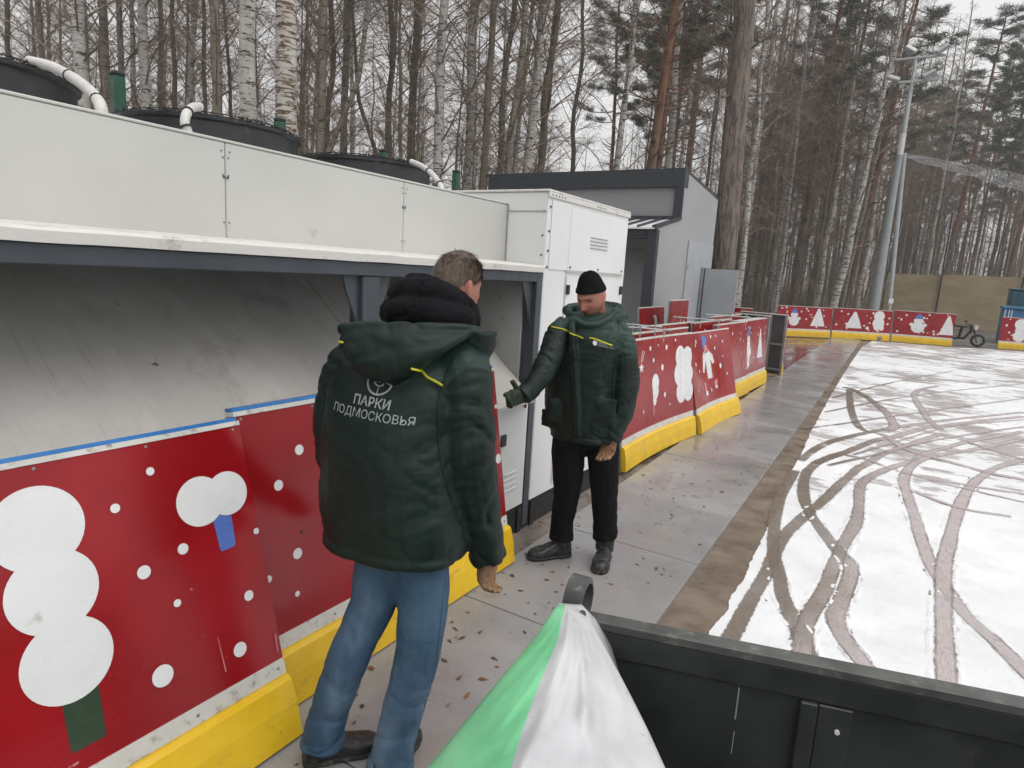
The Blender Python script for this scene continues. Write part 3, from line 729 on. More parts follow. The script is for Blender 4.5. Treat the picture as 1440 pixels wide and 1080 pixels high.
# far boards round the end of the rink
fa = snowman(.72, .40, .66, 1.2) + fir(1.75, .42, .66, .62) + dots(41, 2.25, 26, .02, .04)
board((-4.279, 25.51), (-2.62, 27.14), .03, 'far red board with snowman and fir at the left end of the back row', fa, 1.14, group='far rink boards', blue=False)
fb = fir(.80, .42, .62, .62) + [('w', disc(1.72, .92, .2)), ('w', disc(1.72, .65, .22)), ('w', disc(1.66, .48, .1)), ('w', disc(1.85, .48, .1))] + [('w', disc(1.32, .45, .06))] + dots(42, 2.2, 24, .02, .045)
board((-2.57, 27.25), (-.68, 28.37), .03, 'far red board with fir and white bear standing behind the light mast', fb, 1.16, group='far rink boards', blue=False)
fc = snowman(.82, .40, .72, 1.15) + fir(1.78, .40, .70, .50) + dots(43, 1.97, 26, .02, .04)
board((-.62, 28.45), (1.33, 28.82), .03, 'far red board with blue-hatted snowman standing left of the scooter', fc, 1.2, group='far rink boards', blue=False)
fd = [('w', disc(.62, .95, .2)), ('w', disc(.62, .72, .16)), ('w', disc(.62, .50, .2))] + snowman(1.5, .42, .6) + dots(44, 2.0, 24, .02, .04)
board((2.82, 30.1), (4.8, 30.55), .03, 'far red board with white snowman in front of the blue bin', fd, 1.2, group='far rink boards', blue=False)
# bent handles laid over the tops of the stored boards
hm = M['galv']
for i, (x, yy, L) in enumerate([(-2.40, 6.25, .5), (-2.62, 6.6, .5), (-2.52, 8.9, .6), (-2.5, 10.5, .5)]):
    b = MB(); z0 = 1.262
    b.tube([V((x - .35, yy, z0 + .035)), V((x + .30, yy + .25, z0 + .03))], .009, 6)
    for q in (.15, .55, .9):
        p = V((x - .35, yy, z0 + .035)).lerp(V((x + .30, yy + .25, z0 + .03)), q); b.tube([p, p - V((0, 0, .13))], .007, 6); b.tube([p, p + V((0, 0, .02))], .012, 6)
    tag(b.build('clamp_bar', hm), ['thin steel clamp bar across the stacked tops, nearest the black-hatted man', 'thin steel clamp bar across the stacked tops, second from the black-hatted man', 'thin steel clamp bar over the pale rails behind the child print', 'thin steel clamp bar over the pale rails left of the tall snowman print'][i], 'clamp bar', 'clamp bars on the board stack')
# ------------------------------------------------------------------ grey shed
def panel_wall(name, c, r=.5):
    t = NT(name); x, y, z = t.sep()[0:3]
    wv = t.math('FRACT', t.math('MULTIPLY', t.math('ADD', x, y), 5.0))
    n = t.noise(.7, 4)
    col = t.mix(t.ramp(n, .3, .7), sc3(c, .93), sc3(c, 1.06))
    g = t.ramp(t.math('ABSOLUTE', t.math('SUBTRACT', wv, .5)), .44, .49)
    return t.set(col, r, None, g, .12, .004)
wall_l = panel_wall('shed_wall', (.33, .335, .345)); wall_d = plain('shed_trim', (.022, .028, .036), .5, .15, 3)
shed = empty('shed', (-7, 14.5, -.035), 'flat grey panel shed with dark trim, porch roof and open side door', 'shed')
sinv = Matrix.Translation(-V(shed.location))
def SB(b, name, mats, parent=None, **k):
    o = b.build(name, mats, parent or shed, **k)
    if parent is None: o.matrix_parent_inverse = sinv
    return o
xr = -4.45; xl = -9.4; yf = 13.67; yp = 12.3; yb = 16.35
b = MB()
b.prism([V((xr, yp + .0, -.05)), V((xr, yb, -.05)), V((xr, yb, 3.80)), V((xr, yf, 4.07)), V((xr, yf, 3.10)), V((xr, yp, 2.77))], (-.10, 0, 0))
b.box((xl, yf + .25, -.05), (xr - .102, yf + .33, 4.0)); b.box((xl, yb - .1, -.05), (xr - .102, yb - .002, 3.78)); b.box((xl - .1, yf, -.05), (xl - .002, yb, 3.75))
wall = SB(b, 'wall', wall_l)
b = MB(); b.prism([V((xr + .01, yf - .05, 4.075)), V((xr + .01, yb + .03, 3.805)), V((xr + .01, yb + .03, 3.85)), V((xr + .01, yf - .05, 4.125))], (xl - xr - .1, 0, 0)); SB(b, 'roof', wall_d)
b = MB()
b.bbox((xl, yf - .06, 3.74), (xr + .012, yf + .22, 4.074), .01)
b.bbox((xr - .18, yf - .06, 3.10), (xr + .012, yf + .0, 3.739), .01)
b.bbox((xl, yf - .05, 3.05), (xr - .182, yf + .0, 3.15), .01)
SB(b, 'parapet_frame', wall_d)
b = MB(); b.box((xl, yf + .05, 3.151), (xr - .11, yf + .09, 3.9)); SB(b, 'front_panel', panel_wall('shed_front', (.25, .255, .265)))
b = MB()
b.prism([V((xr - .005, yf + .04, 3.06)), V((xr - .005, yp - .10, 2.76)), V((xr - .005, yp - .10, 2.79)), V((xr - .005, yf + .04, 3.09))], (xl - xr, 0, 0))
pr = SB(b, 'porch_roof', M['white_clean'])
b = MB()
for i in range(16):
    x = xr - .05 - i * .31
    b.prism([V((x, yf, 3.085)), V((x, yp - .10, 2.791)), V((x, yp - .10, 2.835)), V((x, yf, 3.13))], (-.03, 0, 0))
SB(b, 'standing_seam', wall_d, pr)
b = MB()
b.bbox((xr - .20, yp - .03, -.04), (xr + .008, yp + .12, 2.76), .008); b.bbox((xl, yp - .03, 2.58), (xr - .202, yp + .06, 2.755), .008); b.bbox((xl, yp - .03, -.04), (xl + .2, yp + .12, 2.58), .008)
b.prism([V((xr + .012, yp - .12, 2.76)), V((xr + .012, yf, 3.065)), V((xr + .012, yf, 3.15)), V((xr + .012, yp - .12, 2.845))], (-.03, 0, 0))
SB(b, 'porch_post', wall_d)
b = MB(); b.bbox((-6.0, yf + .2, 0.02), (-4.75, yf + .249, 2.45), .01); SB(b, 'shutter', panel_wall('shutter', (.27, .27, .275)))
door_m = plain('door_grey', (.36, .38, .41), .45, .06, 2, bump=.03)
b = MB(); b.bbox((xr + .001, 14.31, 0), (xr + .03, 15.42, 2.70), .006); b.bbox((xr + .001, 15.425, 2.14), (xr + .03, 16.3, 2.70), .006); d1 = SB(b, 'door', door_m)
b = MB(); b.bbox((xr + .031, 14.36, 2.05), (xr + .05, 14.40, 2.16), .004); SB(b, 'hinge', M['galv'], d1)
b = MB(); b.box((xr + .0015, 15.43, 0), (xr + .006, 16.28, 2.13)); SB(b, 'doorway_shade', M['dark_gap'])  # dark sheet on the wall stands in for the shade inside the opening
b = MB(); b.bbox((xr + .002, 15.45, .02), (xr + .07, 15.55, 2.13), .006); SB(b, 'door_jamb', M['steel_grey'])
b = MB(); b.bbox((xr + .09, 15.58, .04), (xr + .86, 15.63, 2.12), .006); d2 = SB(b, 'door', door_m)
d2['label'] = 'open door leaf'
b = MB(); b.cyl((xr + .77, 15.58, 1.02), (xr + .77, 15.53, 1.02), .012, 8); b.bbox((xr + .68, 15.52, 1.005), (xr + .79, 15.54, 1.035), .004); b.bbox((xr + .74, 15.572, .93), (xr + .80, 15.58, 1.1), .002); SB(b, 'handle', M['black_plastic'], d2)

# ------------------------------------------------------------------ light mast, stay, net
mast = empty('light_mast', (-1.20, 28.42, -.05), 'tall tapered grey light mast with floodlights standing at the head of the snow', 'light mast')
minv = Matrix.Translation(-V(mast.location))
def MBd(b, name, mats, **k):
    o = b.build(name, mats, mast, **k); o.matrix_parent_inverse = minv; return o
grey_mast = plain('mast_paint', (.27, .29, .30), .4, .1, 3)
b = MB(); b.bbox((-1.74, 28.1, -.05), (-.92, 28.75, .16), .03); b.bbox((-1.62, 28.18, .161), (-1.06, 28.66, .42), .05); MBd(b, 'plinth', plain('plinth', (.22, .225, .23), .5, .2, 5))
b = MB(); b.tube([V((-1.34, 28.42, .40)), V((-1.335, 28.42, 1.2)), V((-1.31, 28.42, 4)), V((-1.28, 28.42, 6.85)), V((-1.25, 28.42, 9.5))], [.20, .18, .14, .10, .065], 12); MBd(b, 'mast_pole', grey_mast, smooth=True)
b = MB(); b.tube([V((-1.278, 28.42, 6.85)), V((-1.272, 28.42, 7.6))], .104, 12); MBd(b, 'sleeve', plain('sleeve', (.55, .56, .56), .4, .1, 4))
b = MB(); b.bbox((-2.0, 28.36, 9.35), (-.45, 28.46, 9.43), .01); b.bbox((-1.9, 28.36, 10.15), (-.35, 28.46, 10.22), .01); b.cyl((-1.25, 28.42, 9.4), (-1.25, 28.42, 10.2), .06, 8); MBd(b, 'crossbar', M['galv'])
lamp_m = plain('lamp_glass', (.42, .43, .45), .15, .1, 4)
for (x, z, ry) in ((-1.85, 9.5, .35), (-.75, 9.55, -.45), (-1.45, 10.45, .6), (-.45, 10.35, -.6)):
    Mx = Matrix.Translation((x, 28.3, z)) @ Matrix.Rotation(ry, 4, 'Y') @ Matrix.Rotation(-.9, 4, 'X')
    b = MB(); b.bbox((-.21, -.07, -.12), (.21, .04, .12), .02, Mx); fl = MBd(b, 'floodlight', grey_mast)
    b = MB(); b.bbox((-.18, -.08, -.10), (.18, -.0705, .10), .004, Mx); b.build('lens', lamp_m, fl)
b = MB(); b.tube([V((-.78, 28.72, -.05)), V((-1.14, 28.66, 6.95))], .075, 10)
st = tag(b.build('stay_pole', plain('stay', (.36, .38, .39), .35, .1, 3)), 'slim grey pole leaning up against the light mast', 'pole')
b = MB(); b.bbox((-.90, 28.60, 1.42), (-.74, 28.64, 1.60), .01); b.build('switch_box', M['white_clean'], st)
# bunched safety net running off to the right
b = MB(); rn = random.Random(12)
def netp(u, v):
    x = -1.05 + u * 7.2; top = 6.92 - .24 * (u * 7.2) - .02 * (u * 7.2) ** 2 * 0; h = .16 + .22 * u * 3.2 * (1 if u < .5 else 1)
    return V((x, 28.62 + .10 * sin(u * 40 + v * 5) + .05 * noise.noise(V((u * 30, v * 8, 0))), top - h * v + .05 * noise.noise(V((u * 22, v * 5, 4)))))
for j in range(17):
    P = [netp(i / 110, j / 16) for i in range(111)]
    b.tube(P, .0035 if j not in (0, 16) else .010, 3, cap=False)
for i in range(260):
    u = rn.random() * .985; P = [netp(min(1, u + q * rn.uniform(.0, .008)), q / 6) for q in range(7)]
    b.tube(P, .0035, 3, cap=False)
tag(b.build('safety_net', plain('net_cord', (.45, .45, .46), .7, .1, 20)), 'bunched pale safety net hanging from the light mast toward the right edge', 'net')

# ------------------------------------------------------------------ tan screen fence behind the rink
def screen_mat():
    t = NT('tan_screen'); x, y, z = t.sep()[0:3]
    n = t.noise(.9, 5, .6, t.map((1, 1, 2.5)))
    col = t.mix(t.ramp(n, .3, .7), (.33, .26, .165), (.43, .345, .225))
    col = t.mix(t.ramp(t.noise(30, 4, .7), .35, .65, 0, .3), col, (.15, .11, .07))
    return t.set(col, .9, None, t.noise(7, 4), .3, .02)
fen = empty('screen_fence', (3, 46, -.05), 'long fence covered with tan mesh screen at the edge of the wood', 'fence')
fiv = Matrix.Translation(-V(fen.location))
b = MB(); N = 120; top = []; bot = []
for i in range(N + 1):
    x = -1.75 + 22 * i / N; yy = 46.0
    bot.append(V((x, yy, -.02))); top.append(V((x, yy, 3.08 + .02 * x - .06 * abs(sin(i * pi / 21)))))
dy = V((0, .012, 0)); vs, fs = loft([[bot[i], top[i], top[i] + dy, bot[i] + dy] for i in range(N + 1)]); b.add(vs, fs)
sc = b.build('mesh_screen', screen_mat(), fen); sc.matrix_parent_inverse = fiv
pm = plain('post_dark', (.018, .03, .025), .5, .2, 4)
for x in (-1.75, 1.06, 4.9, 8.7, 12.5, 16.3, 20.2):
    b = MB(); b.bbox((x - .045, 45.84, -.05), (x + .045, 45.92, 3.2 if x < 0 else 6.6), .008); o = b.build('post', pm, fen); o.matrix_parent_inverse = fiv
# green posts of the mesh fence behind the chiller
gp = plain('green_post', (.012, .075, .045), .45, .15, 6)
for i, (yy, z) in enumerate([(2.67, 3.07), (4.10, 3.06), (5.475, 3.035), (6.80, 3.02)]):
    b = MB(); b.bbox((-5.24, yy - .04, -.06), (-5.16, yy + .04, z - .03), .006)
    o = tag(b.build('fence_post', gp), ['dark green steel post behind the chiller, nearest and tallest looking of four', 'dark green post top showing behind the rim of the middle fan', 'dark green post top showing just above the far fan', 'dark green post by the last white conduit before the shed'][i], 'fence post', 'green fence posts behind the chiller')
    b = MB(); b.bbox((-5.243, yy - .043, z - .0295), (-5.157, yy + .043, z), .008); b.build('post_cap', M['black_plastic'], o)

# ------------------------------------------------------------------ electric moped parked beyond the boards
mo = empty('electric_moped', (1.75, 29.6, -.05), 'black electric moped parked in the gap between the far boards', 'moped')
miv = Matrix.Translation(-V(mo.location))
def MM(b, name, mats, par=None, **k):
    o = b.build(name, mats, par or mo, **k)
    if par is None: o.matrix_parent_inverse = miv
    return o
for cx, cy, lab in ((2.14, 29.45, 0), (1.0, 29.75, 1)):
    ax = V((-.3, -.95, .0)).normalized(); tt = V((.95, -.3, 0)).normalized(); c = V((cx, cy, .26)); R = .20
    b = MB(); P = [c + (tt * cos(a) + V((0, 0, 1)) * sin(a)) * R for a in [2 * pi * i / 28 for i in range(29)]]; b.tube(P, .045, 8, cap=False); wh = MM(b, 'wheel', M['rubber'], smooth=True)
    b = MB()
    P = [c + (tt * cos(a) + V((0, 0, 1)) * sin(a)) * .13 for a in [2 * pi * i / 28 for i in range(29)]]; b.tube(P, .02, 6, cap=False)
    for k in range(6):
        a = 2 * pi * k / 6; b.tube([c, c + (tt * cos(a) + V((0, 0, 1)) * sin(a)) * .13], .013, 5)
    b.cyl(c - ax * .06, c + ax * .06, .06, 12); b.build('rim', M['galv'], wh)
b = MB()
for s_ in (-.07, .07): b.tube([V((2.14 + s_ * .3, 29.45 + s_, .19)), V((1.98 + s_ * .3, 29.5 + s_, .62)), V((1.88 + s_ * .3, 29.52 + s_, .80))], .022, 6)
b.tube([V((1.9, 29.52, .50)), V((1.85, 29.52, .84))], .04, 8)
MM(b, 'fork', M['black_plastic'])
b = MB(); b.tube([V((1.72, 29.2, .86)), V((1.80, 29.35, .83)), V((1.85, 29.52, .82)), V((1.90, 29.7, .83)), V((1.90, 29.88, .86))], .018, 6); b.tube([V((1.70, 29.3, .84)), V((1.68, 29.26, .94))], .012, 5); b.bbox((1.62, 29.2, .92), (1.72, 29.3, .98), .01); MM(b, 'handlebar', M['black_plastic'])
b = MB(); b.tube([V((1.90, 29.5, .62)), V((1.72, 29.55, .30)), V((1.35, 29.65, .27)), V((1.05, 29.73, .45))], .045, 8); b.bbox((1.32, 29.5, .70), (1.80, 29.75, .78), .02); b.tube([V((1.55, 29.6, .3)), V((1.60, 29.6, .7))], .05, 8); b.tube([V((1.34, 29.62, .28)), V((1.34, 29.62, .72))], .03, 6); MM(b, 'frame', M['black_plastic'])
b = MB(); b.bbox((.95, 29.58, .72), (1.40, 29.86, .84), .03); MM(b, 'seat', M['rubber'])
b = MB(); b.tube([V((1.99, 29.40, .74)), V((2.04, 29.36, .73))], [.085, .09], 14); MM(b, 'headlamp', lamp_m)
b = MB(); P = [V((2.14, 29.45, .19)) + V((.95 * cos(a), -.3 * cos(a), sin(a))) * .265 for a in [pi * (.25 + .5 * i / 8) for i in range(9)]]; b.tube(P, .035, 6); MM(b, 'mudguard', M['black_plastic'])

# blue bins at the right edge
bl = plain('blue_plastic', (.03, .16, .33), .4, .15, 5); tl = plain('teal_plastic', (.015, .085, .125), .45, .15, 5)
bi = empty('blue_bin', (3.9, 36, -.05), 'long blue plastic bin with white strips behind the right edge board', 'bin')
b = MB(); b.bbox((3.28, 35.6, 0), (4.9, 36.4, 1.42), .05); b.bbox((3.24, 35.56, 1.421), (4.94, 36.44, 1.56), .03); o = b.build('bin_body', bl, bi); o.matrix_parent_inverse = Matrix.Translation(-V(bi.location))
b = MB()
for x in (3.36, 3.50, 3.60): b.bbox((x, 35.585, .4), (x + .04, 35.5985, 1.41), .004)
o = b.build('white_strips', M['white_clean'], bi); o.matrix_parent_inverse = Matrix.Translation(-V(bi.location))
b = MB(); b.bbox((3.62, 37.2, -.05), (5.2, 38.4, 2.28), .06); b.bbox((3.58, 37.16, 2.281), (5.24, 38.44, 2.36), .03)
for x in (3.9, 4.3, 4.7): b.bbox((x, 37.17, .2), (x + .06, 37.199, 2.2), .005)
tag(b.build('teal_cabin', tl), 'tall teal ribbed cabin behind the blue bin at the right edge', 'cabin')

# ------------------------------------------------------------------ black steel bin in the foreground
def bin_mat():
    t = NT('black_steel'); n = t.noise(2.2, 6, .65)
    col = t.mix(t.ramp(n, .3, .7), (.018, .020, .021), (.042, .046, .048))
    col = t.mix(t.ramp(t.noise(26, 4, .7), .70, .735, 0, .7), col, (.13, .13, .125))
    col = t.mix(t.ramp(t.noise(6, 6, .75, t.map((1, 1, .3))), .63, .72, 0, .35), col, (.10, .09, .075))
    col = t.mix(t.ramp(t.noise(50, 3, .6, t.map((.5, .5, 1.6))), .72, .735, 0, .5), col, (.16, .15, .14))
    return t.set(col, t.ramp(n, .3, .7, .35, .6), None, t.noise(9, 5), .15, .006)
bm_ = bin_mat()
rim_m = plain('worn_rim', (.085, .09, .085), .5, .3, 12, dirt=((.17, .165, .135), .35, 24))
BA = G(830, 868, .9); BB = G(1440, 990, .9)
bt = (BB - BA); bt.z = 0; bt.normalize(); bn = V((-bt.y, bt.x, 0))
Mbin = Matrix(((bt.x, bn.x, 0, BA.x), (bt.y, bn.y, 0, BA.y), (0, 0, 1, 0), (0, 0, 0, 1)))
bin_ = empty('steel_bin', (BA.x, BA.y, 0), 'open black steel bin with scuffed rim in the lower right corner', 'bin')
binv = Matrix.Translation(-V(bin_.location))
def BN(b, name, mats, par=None, **k):
    o = b.build(name, mats, par or bin_, **k)
    if par is None: o.matrix_parent_inverse = binv
    return o
u0, u1, dp = .0, 2.6, 1.15
b = MB()
b.bbox((u0, .0, .30), (u1, .03, .872), .003, Mbin); b.bbox((u0, -dp - .03, .30), (u1, -dp, .872), .003, Mbin)
b.bbox((u0 - .03, -dp - .03, .30), (u0 - .001, .03, .872), .003, Mbin); b.bbox((u1 + .001, -dp - .03, .30), (u1 + .03, .03, .872), .003, Mbin)
b.bbox((u0, -dp, .30), (u1, -.001, .33), .003, Mbin)
BN(b, 'bin_wall', bm_)
b = MB()
b.bbox((u0 - .03, -.012, .8725), (u1 + .03, .036, .90), .004, Mbin); b.bbox((u0 - .03, -dp - .036, .8725), (u1 + .03, -dp + .012, .90), .004, Mbin)
b.bbox((u0 - .03, -dp + .0125, .8725), (u0 + .012, -.0125, .90), .004, Mbin)
BN(b, 'rim', rim_m)
b = MB()
b.bbox((u0, -.008, .80), (u1, -.0005, .872), .003, Mbin)
b.bbox((.535, -.018, .332), (.575, -.0005, .798), .003, Mbin); b.bbox((.577, -.010, .332), (.655, -.0005, .796), .003, Mbin); b.bbox((1.3, -.018, .332), (1.34, -.0005, .798), .003, Mbin)
b.bbox((u0, -.16, .332), (u1, -.0005, .475), .01, Mbin)
BN(b, 'inner_rib', bm_)
b = MB(); b.cyl(Mbin @ V((.625, -.0105, .735)), Mbin @ V((.625, -.016, .735)), .006, 10); BN(b, 'rivet', M['white_clean'])
b = MB(); b.bbox((.390, -.0018, .70), (.394, -.0006, .79), .0003, Mbin); b.bbox((.3925, -.0018, .60), (.395, -.0006, .665), .0003, Mbin); BN(b, 'scratch', M['galv'])
b = MB()
for u in (.1, 1.9):
    for v in (-.1, -1.05): b.bbox((u, v - .05, -.05), (u + .1, v + .05, .2995), .004, Mbin)
BN(b, 'leg', bm_)

# bent bracket behind the cover
br = empty('bent_bracket', (-.66, 1.45, 0), 'grey rounded flat-bar bracket sticking up behind the tip of the vinyl cover', 'bracket')
briv = Matrix.Translation(-V(br.location))
vw = V((-.41, .91, 0)).normalized()
cen = V((-.655, 1.47, .940)); lat = V((-.10, .995, 0)).normalized(); axb = V((-lat.y, lat.x, 0))
ring = []
for i in range(25):
    a = radians(-70) + radians(300) * i / 24
    hw, ro, ri = .027, .060, .046
    sgn = 1
    dv = lat * cos(a) + V((0, 0, 1.15)) * sin(a)
    ring.append([cen + dv * ri - axb * hw, cen + dv * ro - axb * (hw - .004), cen + dv * ro + axb * (hw - .004), cen + dv * ri + axb * hw])
b = MB(); vs, fs = loft(ring); b.add(vs, fs); o = b.build('bracket_loop', plain('bracket_grey', (.065, .066, .068), .6, .3, 14, dirt=((.28, .27, .25), .35, 22), bump=.4), br, auto=50); o.matrix_parent_inverse = briv
b = MB(); b.tube([V((-.66, 1.455, 0)), V((-.66, 1.455, .89))], .025, 10); o = b.build('bracket_post', M['steel_dark'], br); o.matrix_parent_inverse = briv

# green and white vinyl cover, bent over a ridge that drops toward the viewer
def vinyl_mat():
    t = NT('vinyl'); uv = t.n('ShaderNodeUVMap').outputs[0]; u, v, _ = t.sep(uv)[0:3]
    cut = t.math('ADD', t.math('MULTIPLY', t.math('POWER', v, 1.25), .10), .275)
    k = t.ramp(t.math('SUBTRACT', u, cut), -.004, .004)
    g = t.mix(t.ramp(t.noise(3, 4), .3, .7), (.20, .64, .32), (.27, .74, .41))
    wv = t.mix(t.ramp(t.noise(4, 5), .3, .7), (.50, .51, .53), (.61, .62, .64))
    col = t.mix(k, g, wv)
    col = t.mix(t.ramp(t.math('ADD', t.noise(11, 7, .75), t.ramp(v, .0, .5, .10, 0)), .58, .74, 0, .5), col, (.34, .31, .27))
    col = t.mix(t.ramp(t.noise(48, 3), .735, .75, 0, .6), col, (.12, .11, .10))
    return t.set(col, t.ramp(t.noise(6, 4), .3, .7, .28, .45), None, t.noise(5, 6, .6), .35, .012)
cv = []; uvc = []; NR, NC = 44, 60
Lp = [(786, 848), (775, 862), (752, 896), (700, 958), (646, 1024), (596, 1085), (520, 1175)]
Rp = [(818, 850), (832, 878), (855, 918), (884, 972), (912, 1028), (938, 1085), (985, 1185)]
L_ = catmull([(x, y, 0) for x, y in Lp], 12); R_ = catmull([(x, y, 0) for x, y in Rp], 12)
def smp(P, q):
    f = q * (len(P) - 1); i = min(int(f), len(P) - 2); return P[i].lerp(P[i + 1], f - i)
vview = V((-.41, .91, 0)).normalized()
for i in range(NR + 1):
    q = i / NR; l = smp(L_, q); r = smp(R_, q)
    for j in range(NC + 1):
        s_ = j / NC; px = l.x + (r.x - l.x) * s_; py = l.y + (r.y - l.y) * s_
        base = 1.545 - .55 * q ** .9                       # tip farther, lower edge nearer
        bul = sin(pi * min(1, s_ / .62) ** .9 * .5) if s_ < .31 else None
        ridge = .42 - .02 * q
        hgt = (s_ / ridge) ** .55 if s_ < ridge else (1 - (s_ - ridge) / (1 - ridge)) ** .85
        fold = .03 * math.exp(-((s_ - .62 - .08 * q) / .05) ** 2) * math.exp(-((q - .55) / .25) ** 2) + .014 * math.exp(-((s_ - .52) / .10) ** 2) * math.exp(-((q - .22) / .12) ** 2)
        wr = .010 * noise.noise(V((s_ * 4, q * 5, 1))) + .013 * (1 - 2 * abs(noise.noise(V((s_ * 7 + q * 4, q * 2.2 - s_ * 2, 8))))) * min(1, 3 * q) + .003 * noise.noise(V((s_ * 14, q * 11, 4)))
        dd = base - (.03 + .20 * q) * hgt - (fold + wr) * min(1, 4 * s_, 4 * (1 - s_))
        cv.append(PD(px, py, vview, dd)); uvc.append((s_, q))
me = bpy.data.meshes.new('vinyl_cover'); fcs = [(i * (NC + 1) + j, (i + 1) * (NC + 1) + j, (i + 1) * (NC + 1) + j + 1, i * (NC + 1) + j + 1) for i in range(NR) for j in range(NC)]
# turned-down skirts give the sheet its depth on both sides
nb = len(cv); lo = []
for i in range(NR + 1):
    for j in (0, NC):
        p = cv[i * (NC + 1) + j]; cv.append(p + V((.03 if j else -.01, .12, -.12 - .25 * i / NR))); uvc.append((.0 if j == 0 else 1, i / NR))
for i in range(NR):
    fcs.append((i * (NC + 1), nb + 2 * i, nb + 2 * i + 2, (i + 1) * (NC + 1))); fcs.append((i * (NC + 1) + NC, (i + 1) * (NC + 1) + NC, nb + 2 * i + 3, nb + 2 * i + 1))
me.from_pydata(cv, [], fcs); me.materials.append(vinyl_mat()); me.polygons.foreach_set('use_smooth', [True] * len(me.polygons)); me.set_sharp_from_angle(angle=radians(70))
ul = me.uv_layers.new(name='UVMap')
for lp_ in me.loops: ul.data[lp_.index].uv = uvc[lp_.vertex_index]
cover = tag(link('vinyl_cover', me), 'green and white vinyl cover bent into a ridge at the bottom of the view', 'cover')
so = cover.modifiers.new('thick', 'SOLIDIFY'); so.thickness = .003; so.offset = -1
b = MB(); p = cv[int(NR * .10) * (NC + 1) + int(NC * .88)]; nn = (CO - p).normalized()
b.tube([p - nn * .002, p + nn * .004], .009, 14); b.build('eyelet', M['steel_dark'], cover)
# ------------------------------------------------------------------ people
import numpy as np
def fuse(parts, voxel, smooth=2):
    vs = []; fs = []
    for v, f in parts:
        b0 = len(vs); vs += [tuple(x) for x in v]; fs += [tuple(b0 + i for i in q) for q in f]
    me = bpy.data.meshes.new('tmp'); me.from_pydata(vs, [], fs); o = bpy.data.objects.new('tmp', me); COL.objects.link(o)
    md = o.modifiers.new('r', 'REMESH'); md.mode = 'VOXEL'; md.voxel_size = voxel
    if smooth:
        s = o.modifiers.new('s', 'SMOOTH'); s.iterations = smooth; s.factor = .5
    bpy.context.view_layer.update()
    dg = bpy.context.evaluated_depsgraph_get(); out = bpy.data.meshes.new_from_object(o.evaluated_get(dg))
    bpy.data.objects.remove(o); return out
def finish(me, name, mat, parent, inv):
    me.name = name; me.materials.clear(); me.materials.append(mat)
    me.polygons.foreach_set('use_smooth', [True] * len(me.polygons)); me.update()
    o = link(name, me, parent)
    if inv is not None: o.matrix_parent_inverse = inv
    return o
def ridg(v):
    r = 1 - abs(noise.noise(v)) * 2.4
    return r if r > 0 else 0
def wrinkle(me, bones, seed=0.):
    # bones: (a, b, fa, fp, amp): folds run across the bone where fa > fp, along it where fa < fp
    B = [(V(a), (V(b) - V(a)).normalized(), (V(b) - V(a)).length, fa, fp, amp) for a, b, fa, fp, amp in bones]
    n = len(me.vertices); nor = [V(x.normal) for x in me.vertices]
    for i, vx in enumerate(me.vertices):
        p = vx.co; wsum = 0; d = 0
        for a, ax, L, fa, fp, amp in B:
            q = (p - a).dot(ax); qc = min(max(q, 0), L); dist = (p - (a + ax * qc)).length
            w_ = 1 / (dist * dist * dist * dist + 1e-6)
            c = (p - a) - ax * q
            tw = ax.cross(c) * 2.0
            s1 = c * fp + ax * (q * fa) + V((seed, tw.length * .0, seed * .7)); s1 += V((noise.noise(p * 5) * .6,) * 3)
            e = .38 - 1.05 * ridg(s1) ** 2.4 - .42 * ridg(s1 * 2.1 + V((3, 1, 5))) ** 2.2 + .35 * noise.noise(s1 * .5)
            d += w_ * amp * e; wsum += w_
        vx.co = p + nor[i] * (d / wsum)
    me.update()
def ring(c, lat, dep, a, b, n=30, pw=2.3):
    out = []
    for i in range(n):
        t = 2 * pi * i / n; cx, sx = cos(t), sin(t)
        out.append(c + lat * (a * math.copysign(abs(cx) ** (2 / pw), cx)) + dep * (b * math.copysign(abs(sx) ** (2 / pw), sx)))
    return out
def body_loft(rings, lat, fwd, k=1.0, sub=4, pw=2.3):
    cs = catmull([r[0] for r in rings], sub); A = catmull([V((r[1], r[2], 0)) for r in rings], sub)
    return loft([ring(c, lat, fwd, q.x * k, q.y * k, pw=pw) for c, q in zip(cs, A)])
def limb(pts, k=1.0, sub=5, n=16, sh=0.):
    P = catmull([p for p, r in pts], sub); R = [v.x for v in catmull([V((r, 0, 0)) for p, r in pts], sub)]
    return tube(P, [r * k + sh for r in R], n)
def pillow(outline, centre, front, fb, bb, steps=5):
    # closed bulging shape over an outline; front = direction toward the outside
    rs = []
    prof = [(.02, 1), (.3, .97), (.55, .85), (.78, .62), (.93, .3), (1, 0)]
    for k, h in prof: rs.append([centre + (p - centre) * k + front * (fb * h) for p in outline])
    for k, h in reversed(prof[:-1]): rs.append([centre + (p - centre) * k - front * (bb * h) for p in outline])
    return loft(rs)
def ell(c, X, Y, Z, n=18, m_=12):
    rs = []
    for i in range(1, m_):
        a = -pi / 2 + pi * i / m_; rs.append([c + X * (cos(a) * cos(2 * pi * j / n)) + Y * (cos(a) * sin(2 * pi * j / n)) + Z * sin(a) for j in range(n)])
    return loft(rs)
def gs(x, s): return math.exp(-(x / s) ** 2)
